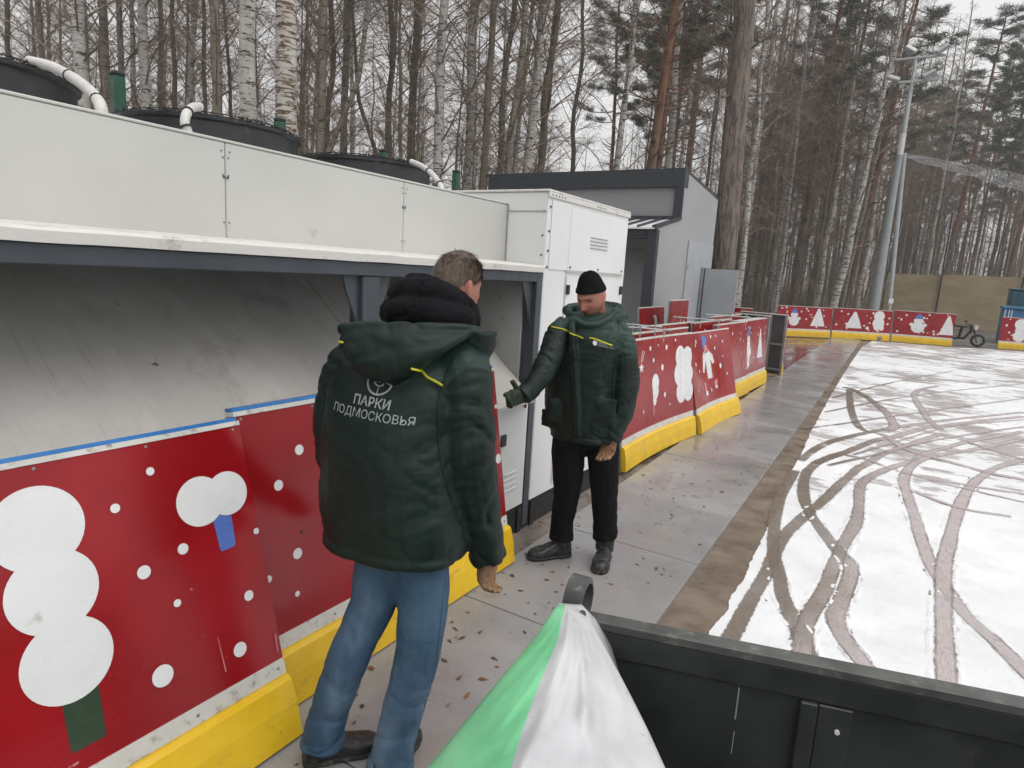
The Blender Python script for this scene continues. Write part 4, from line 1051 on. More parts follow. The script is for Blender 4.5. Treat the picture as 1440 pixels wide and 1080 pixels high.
def head_parts(c, X, Y, Z, neck_to, k=1.0):
    # X his right, Y forward, Z up; centre at mid head
    rs = []; nl, nt_ = 84, 60
    for i in range(1, nt_):
        th = -pi / 2 + pi * i / nt_; row = []
        for j in range(nl):
            ph = 2 * pi * j / nl
            x, y, z = cos(th) * cos(ph), cos(th) * sin(ph), sin(th)
            px, py, pz = .077 * x, .098 * y, .120 * z
            if py < 0: px *= 1 + .05 * min(1, -y)
            if pz < -.015:
                q = min(1, (-.015 - pz) / .10); px *= 1 - .30 * q * q - .06 * q
                if py < 0: py *= 1 - .55 * q
                else: py *= 1 + .06 * q - .02
            if py > 0:
                f = min(1, py / .05)
                py += f * (.031 * gs(px, .0105 + .006 * max(0, min(1, (.02 - pz) / .05))) * (max(0, min(1, (.024 - pz) / .050)) if pz > -.030 else gs(pz + .030, .009)))
                py += f * (-.017 * (gs(px - .031, .015) + gs(px + .031, .016)) * gs(pz - .012, .013) + .011 * gs(pz - .033, .010) * gs(px, .045))
                py += f * (.006 * (gs(px - .045, .02) + gs(px + .045, .02)) * gs(pz + .016, .018) + .006 * gs(px, .022) * (gs(pz + .053, .006) + gs(pz + .065, .007)) - .004 * gs(px, .026) * gs(pz + .059, .003))
                py += f * (.008 * gs(px, .022) * gs(pz + .092, .018) - .004 * gs(px, .02) * gs(pz + .076, .007))
            row.append(c + (X * px + Y * py + Z * pz) * k)
        rs.append(row)
    out = [loft(rs)]
    for s in (-1, 1):
        e = c + (X * (.077 * s) - Y * .008 - Z * .006) * k
        out.append(ell(e, (X * .008 + Y * (-.004 * s)) * k, Y * (.017 * k) - Z * (.004 * k), Z * (.031 * k) + Y * (-.006 * k) + X * (.006 * s * k)))
    out.append(tube([c + (-Y * .02 - Z * .05) * k, c + (-Y * .025 - Z * .10) * k, neck_to], [.058 * k, .056 * k, .064 * k], 20))
    return out
def skin_mat():
    t = NT('skin'); a = t.n('ShaderNodeVertexColor', layer_name='paint')
    col = t.mix(t.math('MULTIPLY', t.ramp(t.noise(90, 3), .35, .7), .25), a.outputs[0], (.30, .10, .07))
    t.set(col, .5, None, t.noise(220, 3), .15, .002)
    t.b.inputs['Subsurface Weight'].default_value = .08; t.b.inputs['Subsurface Radius'].default_value = (.8, .3, .15); t.b.inputs['Subsurface Scale'].default_value = .01
    return t.mat
skin = skin_mat()
def paint_head(me, c, X, Y, Z, k=1.0, stubble=.5):
    at = me.color_attributes.new('paint', 'FLOAT_COLOR', 'POINT'); base = V((.35, .155, .108))
    for i, vx in enumerate(me.vertices):
        q = vx.co - c; x, y, z = q.dot(X) / k, q.dot(Y) / k, q.dot(Z) / k; col = V(base)
        if y > 0 and abs(z) < .14 and abs(x) < .12:
            red = .40 * (gs(abs(x) - .042, .022) * gs(z + .022, .022)) + .25 * gs(x, .016) * gs(z + .024, .014)
            col = col.lerp(V((.44, .12, .085)), min(1, red))
            st = stubble * (1 if z < -.045 else 0) * (.5 + .5 * noise.noise(V((x, y, z)) * 160)); col = col.lerp(V((.22, .13, .10)), max(0, min(.55, st)))
            lip = gs(x, .021) * (gs(z + .054, .0055) + gs(z + .0645, .006)); col = col.lerp(V((.36, .10, .085)), min(1, lip * .9)); col = col.lerp(V((.10, .035, .03)), min(1, 1.1 * gs(x, .022) * gs(z + .059, .0022)))
            br = gs(abs(x) - .031, .017) * gs(z - .030 + .1 * abs(abs(x) - .02), .0048); col = col.lerp(V((.09, .055, .035)), min(1, br * 1.2))
            ey = gs(abs(x) - .031, .013) * gs(z - .008, .0048); col = col.lerp(V((.03, .02, .018)), min(1, ey * 1.7))
            so = gs(abs(x) - .030, .02) * gs(z - .012, .014); col = col.lerp(V((.30, .125, .09)), .85 * min(1, so))  # eye sockets toned darker: shade put into the skin colour
            no = gs(abs(x) - .007, .004) * gs(z + .037, .004); col = col.lerp(V((.08, .03, .025)), min(1, no))
        if abs(x) > .078 and abs(z) < .05: col = col.lerp(V((.50, .17, .12)), .7)
        at.data[i].color = (*col, 1)
def hand_parts(wrist, D, N, S, curls, k=1.0, thumb_out=.8, thumb_curl=.4, fat=1.0):
    # D toward the fingers, N the way the palm faces, S toward the thumb
    D, N, S = D.normalized(), N.normalized(), S.normalized(); out = []
    rs = []
    for t, w_, th in ((-.025, .030, .024), (0, .032, .023), (.03, .040, .021), (.06, .044, .019), (.088, .043, .016), (.098, .036, .011)):
        rs.append(ring(wrist + D * (t * k), S, N, w_ * k * (fat * .5 + .5), th * k * fat, 20, 2.8))
    out.append(loft(rs))
    for i, (off, L, r) in enumerate(((.032, .072, .0105), (.0108, .080, .011), (-.0108, .074, .0105), (-.031, .060, .0095))):
        p = wrist + D * (.086 * k) + S * (off * k); cu = curls[i]; P = [p - D * .02 * k, p]; d = V(D) + S * (off * 1.4); d.normalize(); ang = 0
        for seg, fr, cc in ((0, .46, .8), (1, .30, 1.0), (2, .24, .8)):
            ang = cu * cc; ax = S; d = (Matrix.Rotation(ang if D.cross(N).dot(S) < 0 else -ang, 3, ax) @ d).normalized(); P.append(P[-1] + d * (L * fr * k * (1 if seg < 2 else .5 + .5 * fat)))
        out.append(tube(catmull(P, 4), [r * fat * k * (1.06 - .28 * j / (len(P) * 4 - 4)) for j in range((len(P) - 1) * 4 + 1)], 12))
    p = wrist + D * (.022 * k) + S * (.026 * k); d = (D * .75 + S * thumb_out + N * .25).normalized(); P = [p - S * .012 * k, p]
    for seg, ln in ((0, .036), (1, .032), (2, .024)):
        P.append(P[-1] + d * ln * k); d = (d + D * (.25 * thumb_curl) + N * (.55 * thumb_curl) - S * (.35 * thumb_curl)).normalized()
    out.append(tube(catmull(P, 4), [fat * k * (.015 - .005 * j / ((len(P) - 1) * 4)) for j in range((len(P) - 1) * 4 + 1)], 12))
    return out
def shoe_parts(heel, toe, h0, w0, ankle, ra, bulb=1.0):
    d = toe - heel; d.z = 0; L = d.length; d.normalize(); s = V((-d.y, d.x, 0)); up = V((0, 0, 1)); rs = []
    for t, w_, h in ((-.02, .55, .55), (.0, .80, .85), (.10, .92, 1.0), (.25, .90, 1.0), (.42, .88, .88), (.58, 1.0, .72), (.72, 1.08, .62), (.86, 1.0, .56), (.96, .74, .44), (1.0, .45, .30)):
        hh = h0 * h; rs.append(ring(heel + d * (L * t) + up * (hh / 2 + .004), s, up, w0 * w_, hh / 2, 22, 2.9))
    out = [loft(rs)]
    c = heel + d * (L * .20)
    if ankle is not None: out.append(tube([c + up * (h0 * .6), c + up * (h0 * 1.1), ankle], [ra * .98, ra, ra * 1.02], 18))
    sole = [ring(heel + d * (L * t) + up * z, s, up, w0 * w_ * 1.06, .012, 22, 4) for t, w_, z in ((-.035, .5, .014), (.0, .86, .014), (.10, .97, .014), (.25, .95, .014), (.42, .92, .014), (.58, 1.04, .014), (.72, 1.12, .014), (.86, 1.05, .015), (.97, .76, .017), (1.02, .42, .02))]
    return out, [loft(sole)]
def laces(heel, toe, h0, w0):
    d = toe - heel; d.z = 0; L = d.length; d.normalize(); s = V((-d.y, d.x, 0)); b = MB()
    for k in range(4):
        t = .26 + .085 * k; z = h0 * (1.06 - .13 * k) + .004; p = heel + d * (L * t)
        b.tube([p - s * w0 * .5 + V((0, 0, z - .012)), p + V((0, 0, z + .004)), p + s * w0 * .5 + V((0, 0, z - .012))], .0032, 5)
    p = heel + d * (L * .26) + V((0, 0, h0 * 1.08)); b.tube([p, p + s * .03 + V((0, 0, .012)), p + s * .045 - V((0, 0, .03))], .003, 5); b.tube([p, p - s * .03 + V((0, 0, .012)), p - s * .04 - V((0, 0, .025))], .003, 5)
    return b
def cloth(name, c, rough, bs, scale=260, weave=True, spec=.5, var=.2):
    t = NT(name); n = t.noise(5, 5, .6); wv = t.noise(scale, 2, .5)
    col = t.mix(t.ramp(n, .3, .7), sc3(c, 1 - var), sc3(c, 1 + var))
    h = t.math('ADD', t.math('MULTIPLY', t.noise(28, 6, .6), .8), t.math('MULTIPLY', wv, .10))
    return t.set(col, rough, None, h, bs, .006, spec)
nylon = cloth('green_nylon', (.0046, .0150, .0108), .5, .5, spec=.28)
nylon_lt = cloth('green_yoke', (.015, .038, .031), .5, .5, spec=.32)
fleece = cloth('black_fleece', (.007, .007, .009), .95, .8, 400, spec=.15)
knit = cloth('black_knit', (.008, .008, .009), .95, .6, 300, spec=.1)
trouser = cloth('black_trouser', (.006, .006, .007), .9, .5, 300, spec=.15)
yellow_p = plain('yellow_piping', (.62, .58, .02), .45, .15, 20, bump=.05)
leather = plain('black_leather', (.016, .016, .017), .48, .3, 14, dirt=((.09, .085, .08), .45, 20), bump=.4, bscale=40, bd=.004)
sole_m = plain('boot_sole', (.018, .017, .016), .8, .3, 20, dirt=((.12, .11, .10), .5, 24))
tan_glove = plain('tan_work_glove', (.27, .155, .085), .85, .3, 26, dirt=((.10, .055, .03), .5, 30), bump=.6, bscale=120, bd=.003)
grn_glove = plain('dark_green_glove', (.016, .032, .014), .8, .35, 26, bump=.5, bscale=110, bd=.003)
print_grey = plain('reflective_print', (.30, .34, .33), .5, .12, 30, bump=.05)
def denim():
    t = NT('denim'); n = t.noise(4, 6, .6); fade = t.noise(1.9, 4, .6, t.map((1.6, 1.6, .7)))
    col = t.mix(t.ramp(n, .3, .7), (.040, .085, .15), (.075, .145, .225))
    col = t.mix(t.ramp(fade, .48, .66, 0, .6), col, (.17, .25, .34))
    tw = t.n('ShaderNodeTexWave'); t.lk(t.map((1, 1, 1), (.0, .5, .6)), tw.inputs[0]); tw.inputs['Scale'].default_value = 190; tw.inputs['Distortion'].default_value = 1
    h = t.math('ADD', t.math('MULTIPLY', t.noise(22, 7, .7), 1.3), t.math('MULTIPLY', tw.outputs[1], .12))
    return t.set(col, .85, None, h, .5, .006, .25)
denim_m = denim()
def zone_mat(me, mats, fn):
    me.materials.clear()
    for q in mats: me.materials.append(q)
    me.polygons.foreach_set('material_index', [fn(p.center) for p in me.polygons])
def strip_on(bvh, pts, dirv, r, name, mat, parent, inv, n=10):
    P = []
    for p in catmull(pts, n):
        h = bvh.ray_cast(p - dirv * .6, dirv)
        if h[0] is not None: P.append(h[0] + h[1] * r * .4)
    if len(P) < 2: return
    b = MB(); b.tube(P, r, 6); o = b.build(name, mat, parent, smooth=True); o.matrix_parent_inverse = inv
    return o
def text_on(bvh, txt, size, org, X, Y, dirv, mat, parent, inv, name, bold=0.):
    cu = bpy.data.curves.new('txt', 'FONT'); cu.body = txt; cu.size = size; cu.align_x = 'CENTER'; cu.offset = bold; cu.resolution_u = 3
    to = bpy.data.objects.new('txt', cu); COL.objects.link(to); bpy.context.view_layer.update()
    me = bpy.data.meshes.new_from_object(to.evaluated_get(bpy.context.evaluated_depsgraph_get())); bpy.data.objects.remove(to)
    for v in me.vertices:
        p = org + X * v.co.x + Y * v.co.y; h = bvh.ray_cast(p - dirv * .6, dirv)
        v.co = (h[0] - dirv * .004) if h[0] is not None else p
    me.materials.append(mat); me.update(); o = link(name, me, parent); o.matrix_parent_inverse = inv; return o

# ================== man in front, seen from behind
v1 = V((-1.47, 1.52, 0)).normalized()
P1 = lambda x, y, s: PD(x, y, v1, s)
la1 = V((.985, .174, 0)).normalized(); fw1 = V((-la1.y, la1.x, 0))
man1 = empty('person', (-1.47, 1.5, 0), 'man in green work jacket and blue jeans seen from behind', 'person')
i1 = Matrix.Translation(-V(man1.location))
T1 = [(P1(556, 768, 2.13), .252, .172), (P1(555, 738, 2.13), .266, .180), (P1(550, 690, 2.14), .260, .182), (P1(549, 615, 2.16), .242, .178), (P1(556, 552, 2.19), .240, .172), (P1(570, 505, 2.22), .225, .150), (P1(584, 480, 2.235), .185, .12), (P1(597, 462, 2.25), .115, .10)]
RA1 = [(P1(628, 490, 2.15), .080), (P1(648, 518, 2.11), .099), (P1(656, 575, 2.075), .100), (P1(660, 640, 2.05), .094), (P1(667, 695, 2.055), .086), (P1(679, 745, 2.075), .075), (P1(687, 786, 2.09), .062)]
LA1 = [(P1(510, 492, 2.30), .078), (P1(488, 530, 2.33), .090), (P1(476, 590, 2.33), .088), (P1(478, 640, 2.38), .084), (P1(500, 690, 2.47), .074), (P1(520, 715, 2.56), .062)]
up1 = V((0, 0, 1))
hood = [P1(x, y, s) for x, y, s in [(477, 456, 2.20), (476, 492, 2.14), (490, 516, 2.08), (518, 534, 2.04), (546, 543, 2.02), (576, 531, 2.01), (608, 509, 1.99), (638, 488, 1.99), (660, 474, 2.01), (664, 463, 2.03), (620, 459, 2.03), (565, 456, 2.05), (515, 455, 2.12)]]
hc = P1(562, 490, 2.04)
flap = [P1(x, y, s) for x, y, s in [(640, 458, 2.06), (668, 461, 2.02), (701, 467, 2.06), (696, 490, 2.09), (686, 506, 2.10), (668, 490, 2.06), (648, 476, 2.05)]]
flc = P1(674, 478, 2.06)
jk = [body_loft(T1, la1, fw1), limb(RA1), limb(LA1), pillow(hood, hc, -v1, .075, .10), pillow(flap, flc, -v1, .035, .04),
      tube(catmull([P1(480, 462, 2.2), P1(520, 460, 2.1), P1(580, 461, 2.03), P1(640, 463, 2.02), P1(672, 466, 2.04)], 6), .020, 10),
      ell(P1(455, 795, 2.2), la1 * .01, fw1 * .01, up1 * .01)][:6]
# hem roll and cuff
jk.append(loft([ring(T1[0][0] + up1 * dz, la1, fw1, .255 + da, .175 + da) for dz, da in ((.0, .0), (.004, .010), (.03, .010), (.036, .002))]))
cu = RA1[-1][0] - RA1[-2][0]; cu.normalize(); jk.append(tube([RA1[-1][0] - cu * .035, RA1[-1][0] - cu * .004], .067, 20))
me = fuse(jk, .0075, 3)
zl = [(T1[0][0], T1[5][0], 2.4, 4.0, .0045)] + [(RA1[i][0], RA1[i + 1][0], 9, 3.6, .017) for i in range(1, 6)] + [(LA1[i][0], LA1[i + 1][0], 8.5, 3.8, .012) for i in range(1, 5)] + [(hood[1], hood[8], 3.5, 6, .0065)]
wrinkle(me, zl, 2.3)
bv1 = BVHTree.FromPolygons([v.co for v in me.vertices], [tuple(p.vertices) for p in me.polygons])
sh = P1(640, 520, 2.1); yk0 = P1(570, 512, 2.05); ykn = (P1(625, 545, 2.05) - yk0).normalized()
YP = [(575, 513), (610, 507), (640, 488), (662, 477), (676, 484), (689, 506), (689, 522), (662, 515), (642, 529), (623, 545)]
def inpoly(x, y, P):
    r = False
    for (xa, ya), (xb, yb) in zip(P, P[1:] + P[:1]):
        if (ya > y) != (yb > y) and x < (xb - xa) * (y - ya) / (yb - ya) + xa: r = not r
    return r
def seen(c):
    d = c - CO; w_ = d.dot(CF); return 720 + FPX * d.dot(CR) / w_, 540 - FPX * d.dot(CU) / w_
def z1(c):
    return 1 if (c - P1(640, 500, 2.08)).length < .16 and inpoly(*seen(c), YP) else 0
def z1_old(c):
    # lighter nylon yoke over the shoulders, above the piping
    q = (c - P1(600, 529, 2.0)); nrm = (V((0, 0, 1)) * .84 + la1 * .53)
    return 1 if (q.dot(nrm) > 0 and (c - hc).length > .0 and (c - P1(640, 500, 2.08)).length < .135 and q.dot(la1) > -.10) else 0
zone_mat(me, [nylon, nylon_lt], z1)
me.polygons.foreach_set('use_smooth', [True] * len(me.polygons)); me.name = 'jacket'; jo = link('jacket', me, man1); jo.matrix_parent_inverse = i1
strip_on(bv1, [P1(577, 515, 2.0), P1(590, 520, 2.0), P1(602, 532, 2.0), P1(612, 537, 2.0), P1(623, 544, 2.0)], v1, .0042, 'piping', yellow_p, jo, Matrix.Identity(4))
strip_on(bv1, [P1(470, 491, 2.0), P1(474, 489, 2.0), P1(480, 489, 2.0)], v1, .0042, 'piping', yellow_p, jo, Matrix.Identity(4))
strip_on(bv1, [P1(640, 505, 2.0), P1(626, 535, 2.0), P1(615, 575, 2.0), P1(618, 640, 2.0), P1(632, 700, 2.0)], v1, .0030, 'armhole_seam', nylon, jo, Matrix.Identity(4))
Xt = (la1 * .985 + V((0, 0, -.05))).normalized()
text_on(bv1, 'ПАРКИ', .040, P1(517, 573, 2.02), Xt, up1, fw1, print_grey, jo, Matrix.Identity(4), 'print_lettering', .0007)
text_on(bv1, 'ПОДМОСКОВЬЯ', .0375, P1(517, 590, 2.02), Xt, up1, fw1, print_grey, jo, Matrix.Identity(4), 'print_lettering', .0001)
b = MB(); ec = P1(525, 536, 2.02); ringp = []
def onb(p):
    h = bv1.ray_cast(p - fw1 * .6, fw1); return (h[0] - fw1 * .004) if h[0] is not None else p
def arc(r0, r1, a0, a1, n):
    for i in range(n):
        q = [radians(a0 + (a1 - a0) * k / n) for k in (i, i + 1)]
        b.quad(*[onb(ec + la1 * (r * cos(a)) + up1 * (r * sin(a))) for r, a in ((r0, q[0]), (r1, q[0]), (r1, q[1]), (r0, q[1]))])
arc(.043, .049, 178, 362, 28); arc(.018, .023, 205, 335, 14); arc(.0, .010, 180, 360, 10); arc(.024, .043, 267, 273, 2)
o = b.build('print_emblem', print_grey, jo)
# black hooded sweater bunched round the neck
hb = [tube(catmull([P1(553, 440, 2.34), P1(566, 437, 2.2), P1(605, 440, 2.12), P1(642, 447, 2.14), P1(658, 452, 2.24)], 6), .050, 14),
      tube(catmull([P1(562, 415, 2.34), P1(577, 409, 2.22), P1(612, 412, 2.15), P1(644, 428, 2.17), P1(657, 440, 2.26)], 6), .044, 14),
      tube(catmull([P1(578, 398, 2.33), P1(590, 397, 2.25), P1(616, 402, 2.19), P1(640, 415, 2.20)], 6), .030, 12),
      ell(P1(608, 440, 2.26), la1 * .13, fw1 * .12, up1 * .085)]
hm_ = fuse(hb, .006, 3); wrinkle(hm_, [(P1(560, 430, 2.2), P1(655, 445, 2.2), 5, 12, .010)], 5.)
finish(hm_, 'sweater_hood', fleece, man1, i1)
# head
Yh = (V((.16, .985, 0)).normalized() * .96 - up1 * .28).normalized(); Xh = Yh.cross(up1).normalized(); Zh = Xh.cross(Yh).normalized()
hc1 = P1(641, 403, 2.33); KH = 1.0
# jeans
LL1 = [(P1(545, 745, 2.13), .105), (P1(533, 812, 2.13), .090), (P1(523, 852, 2.13), .080), (P1(498, 905, 2.12), .074), (P1(477, 960, 2.13), .071), (P1(460, 1010, 2.145), .069), (P1(454, 1044, 2.15), .071)]
RL1 = [(P1(580, 745, 2.08), .110), (P1(594, 820, 2.07), .094), (P1(593, 870, 2.06), .085), (P1(585, 930, 2.05), .077), (P1(570, 985, 2.05), .073), (P1(556, 1040, 2.05), .072), (P1(549, 1078, 2.055), .075)]
jp = [limb(LL1), limb(RL1), ell((LL1[0][0] + RL1[0][0]) / 2 + up1 * .02, la1 * .19, fw1 * .15, up1 * .13)]
for L in (LL1, RL1):
    c = L[-1][0]; jp.append(tube([c + up1 * .028, c - up1 * .002], L[-1][1] + .006, 20))
me = fuse(jp, .007, 3)
wrinkle(me, [(L[i][0], L[i + 1][0], (5, 6, 6.5, 6.5, 7, 11)[i], 4, (.005, .006, .007, .008, .007, .011)[i]) for L in (LL1, RL1) for i in range(0, 6)], 1.1)
jn = finish(me, 'jeans', denim_m, man1, i1)
bvj = BVHTree.FromPolygons([v.co for v in me.vertices], [tuple(p.vertices) for p in me.polygons])
strip_on(bvj, [P1(627, 815, 2.0), P1(622, 850, 2.0), P1(618, 890, 2.0), P1(611, 940, 2.0), P1(597, 1000, 2.0)], v1, .002, 'side_seam', denim_m, jn, Matrix.Identity(4))
# shoes
hl = G(421, 1066); tl_ = G(496, 1050); hr = G(548, 1112); tr_ = hr + V((-.30, .95, 0)) * .3
def under(hh, tt, L):
    d = tt - hh; d.z = 0; d.normalize(); c = V((L[-1][0].x, L[-1][0].y, 0)); return c - d * .062, c + d * .21
hl, tl_ = under(hl, tl_, LL1); hr, tr_ = under(hr, tr_, RL1)
for hh, tt, L in ((hl, tl_, LL1), (hr, tr_, RL1)):
    tt = hh + (tt - hh).normalized() * .272
    up_, so_ = shoe_parts(hh, tt, .095, .048, L[-1][0] + up1 * .03, .05)
    s_ = finish(fuse(up_, .005, 2), 'shoe', leather, man1, i1); s2 = finish(fuse(so_, .005, 1), 'sole', sole_m, s_, None)
# glove on the hanging right hand
wr = RA1[-1][0] - cu * .015; D1 = (P1(684, 818, 2.08) - wr).normalized(); N1 = (-la1 * .75 + fw1 * .35 - v1 * .2); N1 = (N1 - D1 * N1.dot(D1)).normalized(); S1 = D1.cross(N1)
if S1.dot(fw1) < 0: S1 = -S1
g1 = fuse(hand_parts(wr + D1 * .01, D1, N1, S1, (.6, .7, .75, .82), .88, fat=1.3), .0032, 1); wrinkle(g1, [(wr, wr + D1 * .1, 30, 25, .0022)], 1.); finish(g1, 'glove', tan_glove, man1, i1)
wl = LA1[-1][0]; D1b = (LA1[-1][0] - LA1[-2][0]).normalized(); N1b = (la1 - D1b * la1.dot(D1b)).normalized()
finish(fuse(hand_parts(wl, D1b, N1b, up1 - D1b * up1.dot(D1b), (.4, .5, .5, .6), .95, fat=1.3), .0035, 1), 'glove', tan_glove, man1, i1)
def body_of(name, headp, neck, T, arms, legs, lat, fw, hands, par, inv, hc_, X, Y, Z, kk):
    parts = list(headp); parts.append(body_loft(T, lat, fw, .74)); parts += [limb(a, .62) for a in arms] + [limb(l, .70) for l in legs]
    parts.append(ell((legs[0][0][0] + legs[1][0][0]) / 2 + V((0, 0, .02)), lat * .15, fw * .11, V((0, 0, .12))))
    parts.append(tube([neck, T[-2][0], T[-3][0]], [.06, .08, .10], 16))
    for a, h in zip(arms, hands): parts += h
    me = fuse(parts, .0036, 2); paint_head(me, hc_, X, Y, Z, kk); return finish(me, name, skin, par, inv)
nk1 = P1(612, 450, 2.27)
hp1 = head_parts(hc1, Xh, Yh, Zh, nk1, KH)
hnd1 = [hand_parts(wr + D1 * .01, D1, N1, S1, (.6, .7, .75, .82), .88, fat=.8), hand_parts(wl, D1b, N1b, up1 - D1b * up1.dot(D1b), (.4, .5, .5, .6), .95, fat=.8)]
ft = [tube([L[-1][0], hh + (tt - hh).normalized() * .07 + up1 * .05, hh + (tt - hh).normalized() * .2 + up1 * .035], [.034, .030, .022], 12) for L, hh, tt in ((LL1, hl, tl_), (RL1, hr, tr_))]
body1 = body_of('body', hp1 + ft, nk1, T1, [RA1, LA1], [LL1, RL1], la1, fw1, hnd1, man1, i1, hc1, Xh, Yh, Zh, KH)
# short brown hair
def hair(hc_, X, Y, Z, k, par, inv, mat, seed, n=5200, top=.075):
    rnd = random.Random(seed); b = MB()
    # scalp shell
    rs = []; 
    def surf(th, ph, lift):
        x, y, z = cos(th) * cos(ph), cos(th) * sin(ph), sin(th); px, py, pz = .077 * x, .098 * y, .120 * z
        if pz < -.015:
            q = min(1, (-.015 - pz) / .10); px *= 1 - .30 * q * q - .06 * q
            if py < 0: py *= 1 - .50 * q
        l = 1 + lift / .09
        return V((px * l, py * l, pz * l)), (x, y, z)
    def low(ph):       # lower hairline by direction: front high, above the ears, nape low
        y = sin(ph); x = abs(cos(ph))
        if y > 0: return .30 + .28 * y - .25 * x * (1 - y)
        return .05 * x * x * x - .62 * (1 - x ** 3) * min(1, -y * 1.5)
    m_ = 20
    for i in range(m_ + 1):
        row = []
        for j in range(60):
            ph = 2 * pi * j / 60; t0 = low(ph); th = t0 + (pi / 2 - .01 - t0) * i / m_
            p, _ = surf(th, ph, .002 + .007 * min(1, i / 3)); row.append(hc_ + (X * p.x + Y * p.y + Z * p.z) * k)
        rs.append(row)
    vs, fs = loft(rs); b.add(vs, fs)
    for _ in range(n):
        ph = rnd.uniform(0, 2 * pi); t0 = low(ph); th = math.asin(max(-1, min(1, sin(t0) + (1 - sin(t0)) * rnd.random())))
        p, d = surf(th, ph, .004); nn_ = V(d)
        flow = V((.5 * d[0], -.55 + .2 * d[1], -.55 - .5 * (1 - max(0, d[2])))) if d[2] < .85 else V((.5 * rnd.uniform(-1, 1), .3, 0))
        flow = (flow - nn_ * flow.dot(nn_)).normalized()
        ln = (.018 + .018 * max(0, d[2])) * rnd.uniform(.7, 1.3) * (.55 if th < t0 + .25 else 1)
        q0 = p; q1 = p + (nn_ * .22 + flow + V((rnd.gauss(0, .2), rnd.gauss(0, .2), rnd.gauss(0, .2)))).normalized() * ln * .5; q2 = q1 + (nn_ * .0 + flow * 1. + V((rnd.gauss(0, .2), rnd.gauss(0, .2), rnd.gauss(0, .2)))).normalized() * ln * .5
        s = nn_.cross(flow).normalized() * .0011
        W = [hc_ + (X * q.x + Y * q.y + Z * q.z) * k for q in (q0 - s, q0 + s, q1 + s, q1 - s, q2)]
        b.add(W, [(0, 1, 2, 3), (3, 2, 4)])
    o = b.build('hair', mat, par); o.matrix_parent_inverse = inv; return o
def hair_mat():
    t = NT('brown_hair'); n = t.noise(70, 3, .6, t.map((1, 1, .5))); return t.set(t.mix(t.ramp(n, .3, .7), (.040, .026, .018), (.125, .086, .058)), .5)
hair(hc1, Xh, Yh, Zh, KH, man1, i1, hair_mat(), 3)

# ================== man in the black hat, facing us
v2 = V((-1.62, 3.5, 0)).normalized(); P2 = lambda x, y, s: PD(x, y, v2, s)
la2 = V((.995, .10, 0)).normalized(); fw2 = V((la2.y, -la2.x, 0))
man2 = empty('person', (-1.63, 3.55, 0), 'man in black knit hat and green work jacket standing with one arm stretched out', 'person')
i2 = Matrix.Translation(-V(man2.location))
T2 = [(P2(822, 616, 3.88), .205, .155), (P2(818, 592, 3.88), .228, .165), (P2(816, 552, 3.88), .222, .160), (P2(820, 512, 3.88), .212, .152), (P2(827, 476, 3.88), .208, .140), (P2(831, 456, 3.885), .178, .118), (P2(834, 444, 3.89), .115, .095)]
RA2 = [(P2(799, 456, 3.87), .070), (P2(787, 468, 3.83), .080), (P2(775, 498, 3.75), .079), (P2(762, 524, 3.67), .072), (P2(746, 546, 3.60), .062), (P2(733, 558, 3.55), .056)]
LA2 = [(P2(862, 458, 3.90), .070), (P2(874, 480, 3.88), .085), (P2(880, 525, 3.85), .085), (P2(877, 568, 3.81), .077), (P2(866, 602, 3.78), .067), (P2(859, 617, 3.77), .060)]
def patch(c4, s0, th): 
    q = [P2(x, y, s0) for x, y in c4]; out = []
    for i in range(4):
        for k in range(5): out.append(q[i].lerp(q[(i + 1) % 4], k / 5))
    return pillow(out, sum(q, V()) / 4, -v2, th, th)
jk = [body_loft(T2, la2, fw2), limb(RA2), limb(LA2),
      tube(catmull([P2(804, 447, 3.77), P2(806, 480, 3.735), P2(809, 530, 3.725), P2(812, 580, 3.715), P2(813, 613, 3.725)], 5), .020, 10),
      patch([(827, 505), (858, 511), (856, 541), (826, 536)], 3.735, .011), patch([(834, 556), (868, 561), (865, 603), (832, 599)], 3.715, .014), patch([(770, 556), (796, 562), (796, 600), (766, 592)], 3.76, .014), patch([(762, 575), (778, 575), (782, 606), (760, 598)], 3.82, .03),
      ell(P2(833, 449, 3.90), la2 * .155, fw2 * .120, up1 * .052), ell(P2(836, 441, 3.99), la2 * .16, fw2 * .07, up1 * .055),
      # standing collar and the hood lying behind it
      tube(catmull([P2(803, 452, 3.80), P2(807, 448, 3.77), P2(822, 456, 3.745), P2(842, 455, 3.76), P2(860, 445, 3.82), P2(868, 434, 3.92)], 6), .019, 12),
      tube(catmull([P2(797, 437, 3.90), P2(806, 432, 4.0), P2(836, 430, 4.03), P2(866, 432, 4.0), P2(878, 440, 3.93)], 6), .028, 12),
      pillow([P2(x, y, s) for x, y, s in [(852, 443, 3.82), (866, 432, 3.86), (884, 437, 3.92), (886, 447, 3.92), (872, 456, 3.86), (856, 455, 3.80)]], P2(868, 445, 3.86), -v2, .03, .05),
      pillow([P2(x, y, s) for x, y, s in [(795, 432, 3.93), (806, 437, 3.84), (806, 452, 3.80), (798, 452, 3.83), (793, 440, 3.9)]], P2(800, 443, 3.85), -v2, .02, .05)]
jk.append(loft([ring(T2[0][0] + V((0, 0, dz)), la2, fw2, .207 + da, .157 + da) for dz, da in ((0, 0), (.004, .009), (.03, .009), (.036, .002))]))
for A in (RA2, LA2):
    c2 = (A[-1][0] - A[-2][0]).normalized(); jk.append(tube([A[-1][0] - c2 * .03, A[-1][0] - c2 * .003], A[-1][1] + .005, 18))
me = fuse(jk, .0068, 2)
